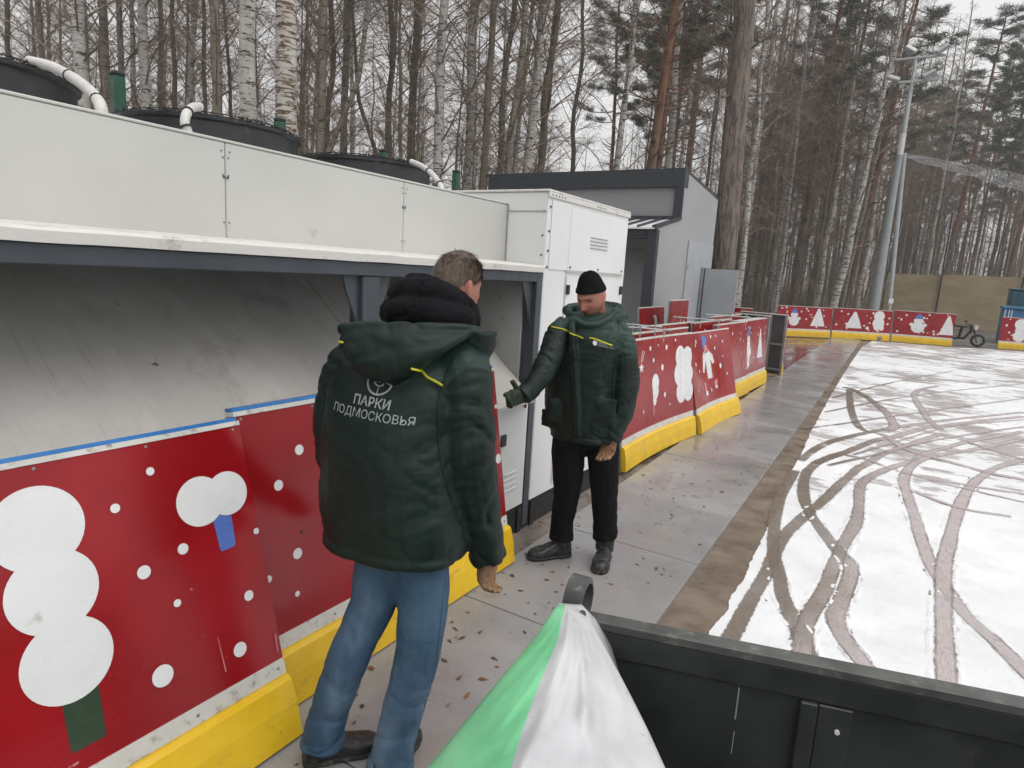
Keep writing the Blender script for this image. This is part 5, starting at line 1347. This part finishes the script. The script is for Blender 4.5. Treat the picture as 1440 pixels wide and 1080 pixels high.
wrinkle(me, [(T2[0][0], T2[4][0], 3.5, 5, .0065)] + [(RA2[i][0], RA2[i + 1][0], 9, 4, .013) for i in range(1, 5)] + [(LA2[i][0], LA2[i + 1][0], 9, 4, .013) for i in range(1, 5)], 4.)
bv2 = BVHTree.FromPolygons([v.co for v in me.vertices], [tuple(p.vertices) for p in me.polygons])
yl = [P2(774, 461, 3.7), P2(790, 464, 3.7), P2(806, 471, 3.7), P2(820, 477, 3.7), P2(838, 478, 3.7), P2(861, 487, 3.7)]
def z2(c):
    q = c - P2(820, 476, 3.75); return 1 if q.z > -.06 * (q.dot(la2) / .2) - .0 and abs(q.dot(la2)) < .30 and q.z < .2 else 0
zone_mat(me, [nylon, nylon_lt], z2)
me.polygons.foreach_set('use_smooth', [True] * len(me.polygons)); me.name = 'jacket'; jo2 = link('jacket', me, man2); jo2.matrix_parent_inverse = i2
I4 = Matrix.Identity(4)
strip_on(bv2, yl[:4], v2, .0046, 'piping', yellow_p, jo2, I4); strip_on(bv2, [P2(829, 476, 3.7)] + yl[4:], v2, .0046, 'piping', yellow_p, jo2, I4)
b = MB(); q0 = P2(836.5, 483, 3.7)
def onc(p):
    h = bv2.ray_cast(p - v2 * .6, v2); return (h[0] - v2 * .004) if h[0] is not None else p
lx = la2 * .94 - V((0, 0, .16))
b.poly([onc(q0 + lx * (.014 * cos(a)) + up1 * (.014 * sin(a))) for a in [2 * pi * i / 14 for i in range(14)]]); b.build('print_emblem', M['white_print'], jo2)
text_on(bv2, 'ПАРКИ', .017, q0 + lx * .045 + up1 * .003, lx, up1, v2, print_grey, jo2, I4, 'print_lettering'); text_on(bv2, 'ПОДМОСКОВЬЯ', .014, q0 + lx * .066 - up1 * .011, lx, up1, v2, print_grey, jo2, I4, 'print_lettering')
# zip and dark pocket slots
strip_on(bv2, [P2(800, 450, 3.7), P2(802, 480, 3.7), P2(805, 530, 3.7), P2(808, 580, 3.7), P2(809, 612, 3.7)], v2, .003, 'zip', M['black_plastic'], jo2, I4)
strip_on(bv2, [P2(827, 504, 3.7), P2(842, 507, 3.7), P2(858, 511, 3.7)], v2, .004, 'pocket_edge', nylon, jo2, I4)
# trousers
RL2 = [(P2(808, 600, 3.88), .12), (P2(800, 628, 3.87), .108), (P2(799, 660, 3.865), .098), (P2(797, 695, 3.88), .084), (P2(792, 725, 3.90), .075), (P2(790, 746, 3.915), .074), (P2(789, 757, 3.915), .078)]
LL2 = [(P2(840, 600, 3.87), .12), (P2(847, 628, 3.87), .105), (P2(849, 660, 3.88), .094), (P2(850, 695, 3.90), .084), (P2(851, 728, 3.92), .078), (P2(851, 748, 3.93), .077), (P2(851, 757, 3.93), .080)]
me = fuse([limb(RL2), limb(LL2), ell(P2(824, 605, 3.87), la2 * .18, fw2 * .13, up1 * .12)], .007, 3)
wrinkle(me, [(L[i][0], L[i + 1][0], 9 if i > 1 else 6, 5, .009) for L in (RL2, LL2) for i in range(5)], 7.)
finish(me, 'trousers', trouser, man2, i2)
hR = G(797, 770); tR = G(738, 776); hL = G(853, 780); tL = G(845, 805)
hR, tR = under(hR, tR, RL2); hL, tL = under(hL, tL, LL2)
for hh, tt, L in ((hR, tR, RL2), (hL, tL, LL2)):
    tt = hh + (tt - hh).normalized() * .285
    up_, so_ = shoe_parts(hh, tt, .115, .050, L[-1][0] + up1 * .05, .060)
    bme = fuse(up_, .005, 2); wrinkle(bme, [(hh, tt, 14, 10, .004)], 2.)
    s_ = finish(bme, 'boot', leather, man2, i2); finish(fuse(so_, .005, 1), 'sole', sole_m, s_, None)
    laces(hh, tt, .12, .053).build('laces', M['black_plastic'], s_)
# gloves
wr2 = RA2[-1][0]; D2 = (P2(713, 561, 3.47) - wr2).normalized(); S2 = (up1 * .9 + fw2 * .3); S2 = (S2 - D2 * S2.dot(D2)).normalized(); N2 = D2.cross(S2)
if N2.dot(v2) < 0: N2 = -N2
me = fuse(hand_parts(wr2, D2, N2, S2, (.25, .55, .7, .8), .98, 1.2, .1, 1.35), .0032, 1); wrinkle(me, [(wr2, wr2 + D2 * .1, 30, 25, .0025)], 3.); finish(me, 'glove', grn_glove, man2, i2)
wl2 = LA2[-1][0]; D2b = (P2(851, 642, 3.74) - wl2).normalized(); N2b = (-la2 * .5 - fw2 * .85); N2b = (N2b - D2b * N2b.dot(D2b)).normalized(); S2b = (-la2) - D2b * (-la2).dot(D2b)
me = fuse(hand_parts(wl2, D2b, N2b, S2b, (.35, .45, .55, .6), .97, .9, .5, 1.32), .0032, 1); wrinkle(me, [(wl2, wl2 + D2b * .1, 30, 25, .0025)], 3.); finish(me, 'glove', tan_glove, man2, i2)
# head, looking down toward the outstretched hand
Y2_ = (V((-.13, -.99, 0)).normalized() * .90 - up1 * .44).normalized(); X2_ = Y2_.cross(up1).normalized(); Z2_ = X2_.cross(Y2_).normalized()
hc2 = P2(832, 418, 3.84); nk2 = P2(834, 448, 3.90); K2 = 1.0
hp2 = head_parts(hc2, X2_, Y2_, Z2_, nk2, K2)
ft2 = [tube([L[-1][0], hh + (tt - hh).normalized() * .07 + up1 * .06, hh + (tt - hh).normalized() * .2 + up1 * .035], [.036, .032, .024], 12) for L, hh, tt in ((RL2, hR, tR), (LL2, hL, tL))]
hnd2 = [hand_parts(wr2, D2, N2, S2, (.25, .55, .7, .8), .98, 1.2, .1, .8), hand_parts(wl2, D2b, N2b, S2b, (.35, .45, .55, .6), .97, .9, .5, .8)]
body_of('body', hp2 + ft2, nk2, T2, [RA2, LA2], [RL2, LL2], la2, fw2, hnd2, man2, i2, hc2, X2_, Y2_, Z2_, K2)
# knit hat, pulled low at the back
rs = []; hn = 96
for i, (th, lf) in enumerate([(.20, .003), (.19, .007), (.24, .0095), (.33, .010), (.42, .010), (.50, .009), (.62, .011), (.78, .016), (.95, .022), (1.12, .027), (1.3, .029), (1.45, .027), (1.555, .026)]):
    row = []
    for j in range(hn):
        ph = 2 * pi * j / hn; y = sin(ph)
        t = th + (.11 + .20 * y) * max(0, 1 - (th - .19) / 1.3)
        x_, y_, z_ = cos(t) * cos(ph), cos(t) * y, sin(t); l = 1 + (lf + .0016 * (1 if j % 2 else -1) * (1 if i > 0 else 0)) / .09
        row.append(hc2 + (X2_ * (.079 * x_ * l) + Y2_ * (.099 * y_ * l) + Z2_ * (.121 * z_ * l)) * K2)
    rs.append(row)
b = MB(); vs, fs = loft(rs); b.add(vs, fs); o = b.build('knit_hat', knit, man2, smooth=True); o.matrix_parent_inverse = i2
# ------------------------------------------------------------------ wood
def bark(name, c1, c2, cd, dark=.5, up=None, len_=4.5, xy=1.):
    t = NT(name); x, y, z = t.sep()[0:3]
    n = t.noise(5, 6, .65, t.map((1, 1, .35)))
    col = t.mix(t.ramp(n, .3, .7), c1, c2)
    if up is not None:       # bark changes colour up the trunk
        col = t.mix(t.ramp(t.math('ADD', z, t.math('MULTIPLY', n, 3)), 6.5, 10.5), col, t.mix(t.ramp(n, .3, .7), up, sc3(up, .6)))
    lent = t.noise(3.6, 5, .7, t.map((xy, xy, len_)), .6)
    col = t.mix(t.ramp(lent, .62 - .14 * dark, .70 - .14 * dark), col, cd)
    h = t.noise(16, 5, .7, t.map((1, 1, .35)))
    return t.set(col, .85, None, h, .7, .03)
BK = {'birch': bark('birch_bark', (.40, .385, .35), (.56, .545, .51), (.055, .045, .035), .75),
      'grey': bark('grey_bark', (.17, .145, .112), (.29, .255, .21), (.045, .038, .03), .6),
      'dark': bark('dark_bark', (.10, .080, .058), (.17, .14, .105), (.045, .038, .03), .5),
      'pine': bark('pine_bark', (.115, .082, .06), (.185, .135, .10), (.05, .036, .028), .6, (.24, .115, .06), .5, 2.4),
      'bigpine': bark('big_pine_bark', (.14, .112, .092), (.21, .172, .142), (.085, .066, .054), 1.0, None, .45, 3.2),
      'oldbirch': bark('old_birch_bark', (.43, .41, .37), (.58, .56, .52), (.115, .07, .038), 1.05)}
twig_m = {'birch': plain('twig_birch', (.23, .17, .14), .8, .25, 3, bump=0), 'alder': plain('twig_alder', (.22, .17, .13), .8, .25, 3, bump=0)}
def needle_mat():
    t = NT('pine_needles'); n = t.noise(1.3, 4)
    col = t.mix(t.ramp(n, .3, .7), (.024, .044, .020), (.065, .10, .045))
    return t.set(col, .6)
needle = needle_mat()
def blade(b, p, q, w, rnd):
    d = (q - p).normalized(); s = d.cross(V((rnd.uniform(-1, 1), rnd.uniform(-1, 1), rnd.uniform(-1, 1))))
    if s.length < 1e-4: s = V((1, 0, 0))
    s = s.normalized() * w
    b.add([p - s, p + s, q], [(0, 1, 2)])
def trunk_axis(rnd, H, lean=.03, wob=.12):
    lx, ly = rnd.uniform(-lean, lean), rnd.uniform(-lean, lean); n = 26; ph = rnd.random() * 20
    return [V((lx * H * i / n + wob * noise.noise(V((i * .33, ph, 0))), ly * H * i / n + wob * noise.noise(V((i * .33, 0, ph))), H * i / n)) for i in range(n + 1)]
def at_h(ax, H, z):
    f = max(0, min(.9999, z / H)) * (len(ax) - 1); i = int(f); return ax[i].lerp(ax[i + 1], f - i)
def bare_tree(seed, H, r0, first, nb, droop, sides=9, fork=False):
    rnd = random.Random(seed); ax = trunk_axis(rnd, H, .02, .16)
    T = MB(); N = len(ax); T.tube(ax, [r0 * (1 - i / (N - 1)) ** .75 * (1.18 if i == 0 else 1) * (1 + .06 * noise.noise(V((i * .8, seed, 0)))) + .012 for i in range(N)], sides)
    C = MB()
    if fork:
        z = H * rnd.uniform(.18, .3); p = at_h(ax, H, z); a = rnd.random() * 6.28; P = [p]
        for k in range(14):
            P.append(P[-1] + V((cos(a) * (.35 if k < 3 else .09), sin(a) * (.35 if k < 3 else .09), .8)))
        T.tube(catmull(P, 2), [r0 * .6 * (1 - i / 30) + .01 for i in range(len(P) * 2 - 1)], 7)
    for i in range(nb):
        z = H * (first + (1 - first) * ((i + rnd.random()) / nb) ** .9); 
        if z > H * .985: continue
        p = at_h(ax, H, z); a = i * 2.4 + rnd.uniform(-.5, .5)
        L = min(3.4, max(.5, (H - z) * .32)) * rnd.uniform(.6, 1.15)
        if z < H * .35: L *= rnd.uniform(.35, .9)
        d = V((cos(a), sin(a), rnd.uniform(.7, 1.5))).normalized(); P = [p]; k = 6
        for j in range(k):
            d = (d + V((rnd.uniform(-.12, .12), rnd.uniform(-.12, .12), -droop * (j / k) + rnd.uniform(-.08, .1)))).normalized(); P.append(P[-1] + d * L / k)
        rb = min(.035, r0 * .22) * (1 - .5 * z / H) * min(1, L / 1.5)
        C.tube(P, [rb * (1 - .85 * j / k) + .003 for j in range(k + 1)], 3, cap=False)
        for s_ in range(int(5 + L * 4)):
            f = rnd.uniform(.2, 1) * k; j = min(int(f), k - 1); q = P[j].lerp(P[j + 1], f - j)
            dd = (P[j + 1] - P[j]).normalized() + V((rnd.uniform(-1, 1), rnd.uniform(-1, 1), rnd.uniform(-.5, .8))) * .8; dd.normalize()
            l2 = L * rnd.uniform(.18, .42); e = q + dd * l2 + V((0, 0, -droop * .25 * l2)); blade(C, q, e, .0065, rnd)
            for u_ in range(6):
                g = q.lerp(e, rnd.uniform(.3, 1)); d3 = (dd + V((rnd.uniform(-1, 1), rnd.uniform(-1, 1), rnd.uniform(-1, .7) - droop)) * .9).normalized()
                e3 = g + d3 * l2 * rnd.uniform(.4, .9); blade(C, g, e3, .0045, rnd)
    return T, C
def pine_tree(seed, H, r0, first=.5, nb=46, sides=12):
    rnd = random.Random(seed); ax = trunk_axis(rnd, H, .015, .12); N = len(ax)
    T = MB(); T.tube(ax, [r0 * (1 - i / (N - 1)) ** .6 * (1.15 if i == 0 else 1) + .015 for i in range(N)], sides)
    C = MB(); D = MB()
    for i in range(nb + 14):
        low = i >= nb
        z = H * (first + (1 - first) * ((i + rnd.random()) / nb)) if not low else H * rnd.uniform(.25, first)
        if z > H * .985: continue
        p = at_h(ax, H, z); a = i * 2.4 + rnd.uniform(-.6, .6)
        L = min(3.2, .9 + (H - z) * .42) * rnd.uniform(.6, 1.1) * (.45 if low else 1); d = V((cos(a), sin(a), rnd.uniform(-.1, .35))).normalized(); P = [p]; k = 6
        for j in range(k):
            d = (d + V((rnd.uniform(-.2, .2), rnd.uniform(-.2, .2), rnd.uniform(-.1, .22)))).normalized(); P.append(P[-1] + d * L / k)
        D.tube(P, [.035 * (1 - .8 * j / k) * min(1, L) + .004 for j in range(k + 1)], 4, cap=False)
        if low:
            for _ in range(8): q = P[rnd.randint(1, k)]; blade(D, q, q + V((rnd.uniform(-.5, .5), rnd.uniform(-.5, .5), rnd.uniform(-.2, .3))), .006, rnd)
            continue
        for c in range(17):
            f = rnd.uniform(.35, 1) * k; j = min(int(f), k - 1); q = P[j].lerp(P[j + 1], f - j) + V((rnd.uniform(-.3, .3), rnd.uniform(-.3, .3), rnd.uniform(-.05, .22)))
            for _ in range(30):
                e = V((rnd.gauss(0, 1), rnd.gauss(0, 1), rnd.gauss(.35, .7))).normalized() * rnd.uniform(.14, .32); o_ = V((rnd.gauss(0, .10), rnd.gauss(0, .10), rnd.gauss(0, .06)))
                blade(C, q + o_, q + o_ + e, .016, rnd)
    T.v, T.f, T.m = T.v, T.f, T.m
    b0 = len(T.v); T.v += D.v; T.f += [tuple(b0 + i for i in f) for f in D.f]; T.m += D.m
    return T, C
PROTO = {}
def proto(key, TC, bk, tw, nm):
    T, C = TC; a = T.build('trunk', bk, smooth=True); c = C.build('crown', tw); PROTO[key] = (nm, a.data, c.data)
    bpy.data.objects.remove(a); bpy.data.objects.remove(c)
for k in range(3): proto(('birch', k), bare_tree(100 + k, 21 + k, .13, .16, 62, .45), BK['birch'], twig_m['birch'], 'birch_tree')
for k in range(4): proto(('grey', k), bare_tree(200 + k, 20 + k, .115, .14, 62, .30, fork=(k == 1)), BK['grey'], twig_m['alder'], 'bare_tree')
for k in range(3): proto(('dark', k), bare_tree(300 + k, 18 + k, .095, .12, 60, .25), BK['dark'], twig_m['alder'], 'bare_tree')
for k in range(3): proto(('pine', k), pine_tree(400 + k, 23, .17, (.46, .40, .52)[k]), BK['pine'], needle, 'pine_tree')
proto(('oldbirch', 0), bare_tree(500, 23, .21, .30, 46, .4, 16), BK['oldbirch'], twig_m['birch'], 'birch_tree')
proto(('oldbirch', 1), bare_tree(501, 23, .19, .30, 46, .4, 16), BK['birch'], twig_m['birch'], 'birch_tree')
proto(('bigpine', 0), pine_tree(502, 26, .34, .62, 44, 20), BK['bigpine'], needle, 'pine_tree')
proto(('sapling', 0), bare_tree(601, 7.5, .035, .10, 40, .05, 5), BK['dark'], twig_m['alder'], 'sapling')
proto(('sapling', 1), bare_tree(602, 5.5, .028, .08, 36, .0, 5), BK['grey'], twig_m['birch'], 'sapling')
def put_tree(key, x, y, label, group, s=1., rz=0., tilt=(0, 0), sxy=None):
    nm, tm, cm = PROTO[key]; root = empty(nm, (x, y, -.08), label, 'tree' if nm != 'sapling' else 'sapling', group)
    root.rotation_euler = (tilt[0], tilt[1], rz); root.scale = (sxy or s, sxy or s, s)
    link('trunk', tm, root); link('crown', cm, root); return root
FW = V((CF.x, CF.y, 0)).normalized(); RT = V((FW.y, -FW.x, 0))
def ground_at(px, dist, py=300):
    r = sight(px, py); h = V((r.x, r.y, 0)); h = h / h.dot(FW); p = h * dist; return p.x, p.y
# trees one can tell apart: (kind, pixel column, metres ahead, thickness factor, lean toward the right, label)
NAMED = [
 (('oldbirch', 0), 401, 12.5, 1.0, .02, 'thick pale birch with rusty brown bark patches above the middle fan'),
 (('oldbirch', 1), 350, 13.5, .93, .0, 'thick white birch with black bands left of the rusty-patched birch'),
 (('birch', 0), 122, 15, 1.15, -.01, 'pale birch above the first white conduit near the upper left corner'),
 (('grey', 0), 166, 18, 1.1, .0, 'grey trunk just above the nearest green post'),
 (('birch', 1), 214, 17, 1.0, .01, 'slim pale birch right of the nearest green post'),
 (('grey', 2), 303, 16, 1.1, .0, 'grey-brown trunk left of the two thick pale birches'),
 (('dark', 0), 452, 19, 1.0, .03, 'dark thin trunk right of the rusty-patched birch'),
 (('grey', 3), 478, 20, 1.0, .02, 'grey trunk above the gap between the last two fans'),
 (('grey', 1), 545, 22, 1.0, .01, 'grey tree forking low into two stems behind the far fan'),
 (('dark', 1), 577, 19, 1.25, -.01, 'straight dark trunk behind the far fan'),
 (('birch', 2), 616, 18, 1.1, .0, 'pale banded birch above the last white conduit'),
 (('birch', 0), 655, 20, 1.05, .02, 'slightly curving pale birch left of the shed roof'),
 (('dark', 2), 674, 18, 1.1, .03, 'dark straight trunk at the left end of the shed roof'),
 (('grey', 0), 700, 19, 1.0, .05, 'grey leaning trunk rising behind the left end of the shed roof'),
 (('birch', 1), 735, 20, 1.15, .03, 'pale birch close beside a dark trunk behind the shed roof'),
 (('dark', 0), 748, 21, 1.35, .04, 'dark trunk close beside a pale birch behind the shed roof'),
 (('birch', 2), 857, 23, .95, .04, 'thin white birch left of the orange pine behind the shed'),
 (('pine', 0), 897, 23, 1.0, .05, 'orange-barked pine rising behind the right part of the shed'),
 (('pine', 1), 914, 26, .95, .02, 'brown pine just right of the orange-barked pine'),
 (('bigpine', 0), 1030, 17.5, .92, -.028, 'massive brown pine trunk standing just right of the shed'),
 (('birch', 1), 1012, 24, 1.05, .05, 'white birch half hidden by the massive pine trunk'),
 (('birch', 0), 1098, 37, 1.25, .03, 'pale birch midway between the massive pine and the light mast'),
 (('pine', 2), 1130, 36, .95, .04, 'pine with spreading dark green crown right of the massive pine'),
 (('birch', 2), 1165, 38, 1.2, .04, 'faint pale birch among the pines left of the light mast'),
 (('pine', 0), 1155, 41, 1.1, .06, 'leaning reddish pine left of the light mast'),
 (('birch', 1), 1190, 34, 1.45, .06, 'bright white birch nearest the light mast on its left'),
 (('pine', 1), 1205, 40, 1.05, .09, 'second leaning pine close to the light mast'),
 (('birch', 0), 1316, 50, 1.15, .03, 'white birch behind the tan fence right of the light mast'),
 (('pine', 2), 1340, 52, 1.25, .04, 'tall pine with dense green crown behind the tan fence'),
 (('birch', 2), 1302, 53, 1.15, .02, 'curving white birch seen just right of the floodlights'),
 (('pine', 0), 1432, 51, 1.0, .06, 'reddish pine trunk behind the tan fence at the right edge'),
]
rt = random.Random(5); used = []
for key, px, dist, th, lean, lab in NAMED:
    x, y = ground_at(px, dist); used.append((x, y))
    # lean is taken about the axis that points away from the viewer
    put_tree(key, x, y, lab, None, 1., rt.random() * 6.28, (0, 0), th) if False else None
    r = put_tree(key, x, y, lab, None, 1., 0, (0, 0), th)
    r.matrix_world = Matrix.Translation((x, y, -.08)) @ Matrix.Rotation(lean, 4, FW) @ Matrix.Rotation(rt.random() * 6.28, 4, 'Z') @ Matrix.Diagonal((th, th, 1, 1))
keys = [('birch', 0), ('birch', 1), ('birch', 2), ('grey', 0), ('grey', 1), ('grey', 2), ('grey', 3), ('dark', 0), ('dark', 1), ('dark', 2), ('grey', 0), ('grey', 2), ('dark', 1)]
LAB = {'birch_tree': ('slender pale birch among the many in the leafless wood', 'slender birches in the wood'), 'bare_tree': ('slender grey-brown bare tree among the many in the leafless wood', 'bare trees in the wood'),
       'pine_tree': ('pine with dark green crown among the many deeper in the wood', 'pines deeper in the wood'), 'sapling': ('thin leafless sapling in the undergrowth of the wood', 'saplings in the undergrowth')}
def scatter(n, px0, px1, d0, d1, ks, smin=.8, smax=1.15, gap=1.1, hole=None):
    k = 0; tries = 0
    while k < n and tries < n * 30:
        tries += 1
        px = rt.uniform(px0, px1); dist = sqrt(rt.uniform(d0 * d0, d1 * d1)); x, y = ground_at(px, dist)
        if hole and hole[0] < px < hole[1] and rt.random() < hole[2]: continue
        if any((x - a) ** 2 + (y - c) ** 2 < gap * gap for a, c in used): continue
        used.append((x, y)); key = rt.choice(ks); nm = PROTO[key][0]; lab, grp = LAB[nm]; s = rt.uniform(smin, smax); th = s * rt.uniform(.75, 1.2)
        r = put_tree(key, x, y, lab, grp)
        r.matrix_world = Matrix.Translation((x, y, -.08)) @ Matrix.Rotation(rt.gauss(.01, .025), 4, FW) @ Matrix.Rotation(rt.random() * 6.28, 4, 'Z') @ Matrix.Diagonal((th, th, s, 1)); k += 1
scatter(26, -60, 800, 17, 30, keys, hole=(770, 860, .9))
scatter(46, -60, 960, 30, 58, keys, hole=(775, 870, .8))
scatter(10, 930, 1060, 26, 40, keys)
scatter(52, 1040, 1520, 49, 66, keys, hole=(1385, 1420, .6))
scatter(30, 1040, 1245, 34, 48, keys)
scatter(14, 1050, 1500, 40 + 9, 75, [('pine', 0), ('pine', 1), ('pine', 2)], .85, 1.1)
scatter(5, 850, 990, 30, 48, [('pine', 0), ('pine', 2)], .85, 1.1)
scatter(26, 1040, 1260, 33, 46, [('sapling', 0), ('sapling', 1)], .7, 1.2, .5)
scatter(26, -40, 960, 18, 34, [('sapling', 0), ('sapling', 1)], .7, 1.1, .5)
scatter(24, 1240, 1500, 48, 58, [('sapling', 0), ('sapling', 1)], .9, 1.5, .5)
# the far wood that reads as one mass
def mass_mat():
    t = NT('far_wood'); n = t.noise(.6, 4)
    return t.set(t.mix(t.ramp(n, .3, .7), (.19, .145, .115), (.29, .235, .195)), .9)
b = MB(); rw = random.Random(31)
for i in range(900):
    px = rw.uniform(-160, 1600); dist = rw.uniform(60, 105); x, y = ground_at(px, dist); h = rw.uniform(12, 21); r = rw.uniform(.05, .13)
    if 790 < px < 868 and rw.random() < .8: continue
    if rw.random() < (.4 if px < 980 else .22): continue
    lx, ly = rw.gauss(0, .02) * h, rw.gauss(0, .02) * h
    b.tube([V((x, y, -.1)), V((x + lx * .5, y + ly * .5, h * .5)), V((x + lx, y + ly, h))], [r, r * .75, .02], 4, cap=False)
    for j in range(46):
        z = h * rw.uniform(.15, 1) ; a = rw.random() * 6.28; q = V((x + lx * z / h, y + ly * z / h, z)); L = rw.uniform(.6, 2.2) * (1.1 - .6 * z / h)
        e = q + V((cos(a) * L, sin(a) * L, rw.uniform(.2, 1.3) * L)); blade(b, q, e, .016, rw)
        for k in range(2):
            g = q.lerp(e, rw.uniform(.3, .9)); blade(b, g, g + V((rw.uniform(-.7, .7), rw.uniform(-.7, .7), rw.uniform(-.5, .7))), .012, rw)
for i in range(15000):          # brush at the foot of the wood
    px = rw.uniform(-160, 1600)
    far = px > 1235
    dist = rw.uniform(50, 75) if far else (rw.uniform(36, 75) if px > 1040 else rw.uniform(26, 70))
    x, y = ground_at(px, dist); h = rw.uniform(.6, 3.6) * (1 if rw.random() < .7 else 1.7)
    p = V((x, y, -.1)); e = p + V((rw.gauss(0, .25) * h * .5, rw.gauss(0, .25) * h * .5, h)); blade(b, p, e, .014, rw)
    for k in range(3):
        g = p.lerp(e, rw.uniform(.3, .95)); blade(b, g, g + V((rw.uniform(-.5, .5), rw.uniform(-.5, .5), rw.uniform(.1, .8))), .009, rw)
tag(b.build('far_wood', mass_mat()), kind='stuff')

# thin haze volume added to lift and soften the dark far wood
HZ = NT('softening_haze'); HZ.t.nodes.remove(HZ.b); pv = HZ.n('ShaderNodeVolumePrincipled'); pv.inputs['Density'].default_value = .0017; pv.inputs['Color'].default_value = (.93, .94, .96, 1); pv.inputs['Anisotropy'].default_value = .1
HZ.lk(pv.outputs[0], HZ.out.inputs['Volume'])
b = MB(); b.box((-130, -40, -1.1), (90, 150, 30)); tag(b.build('haze', HZ.mat), kind='stuff')
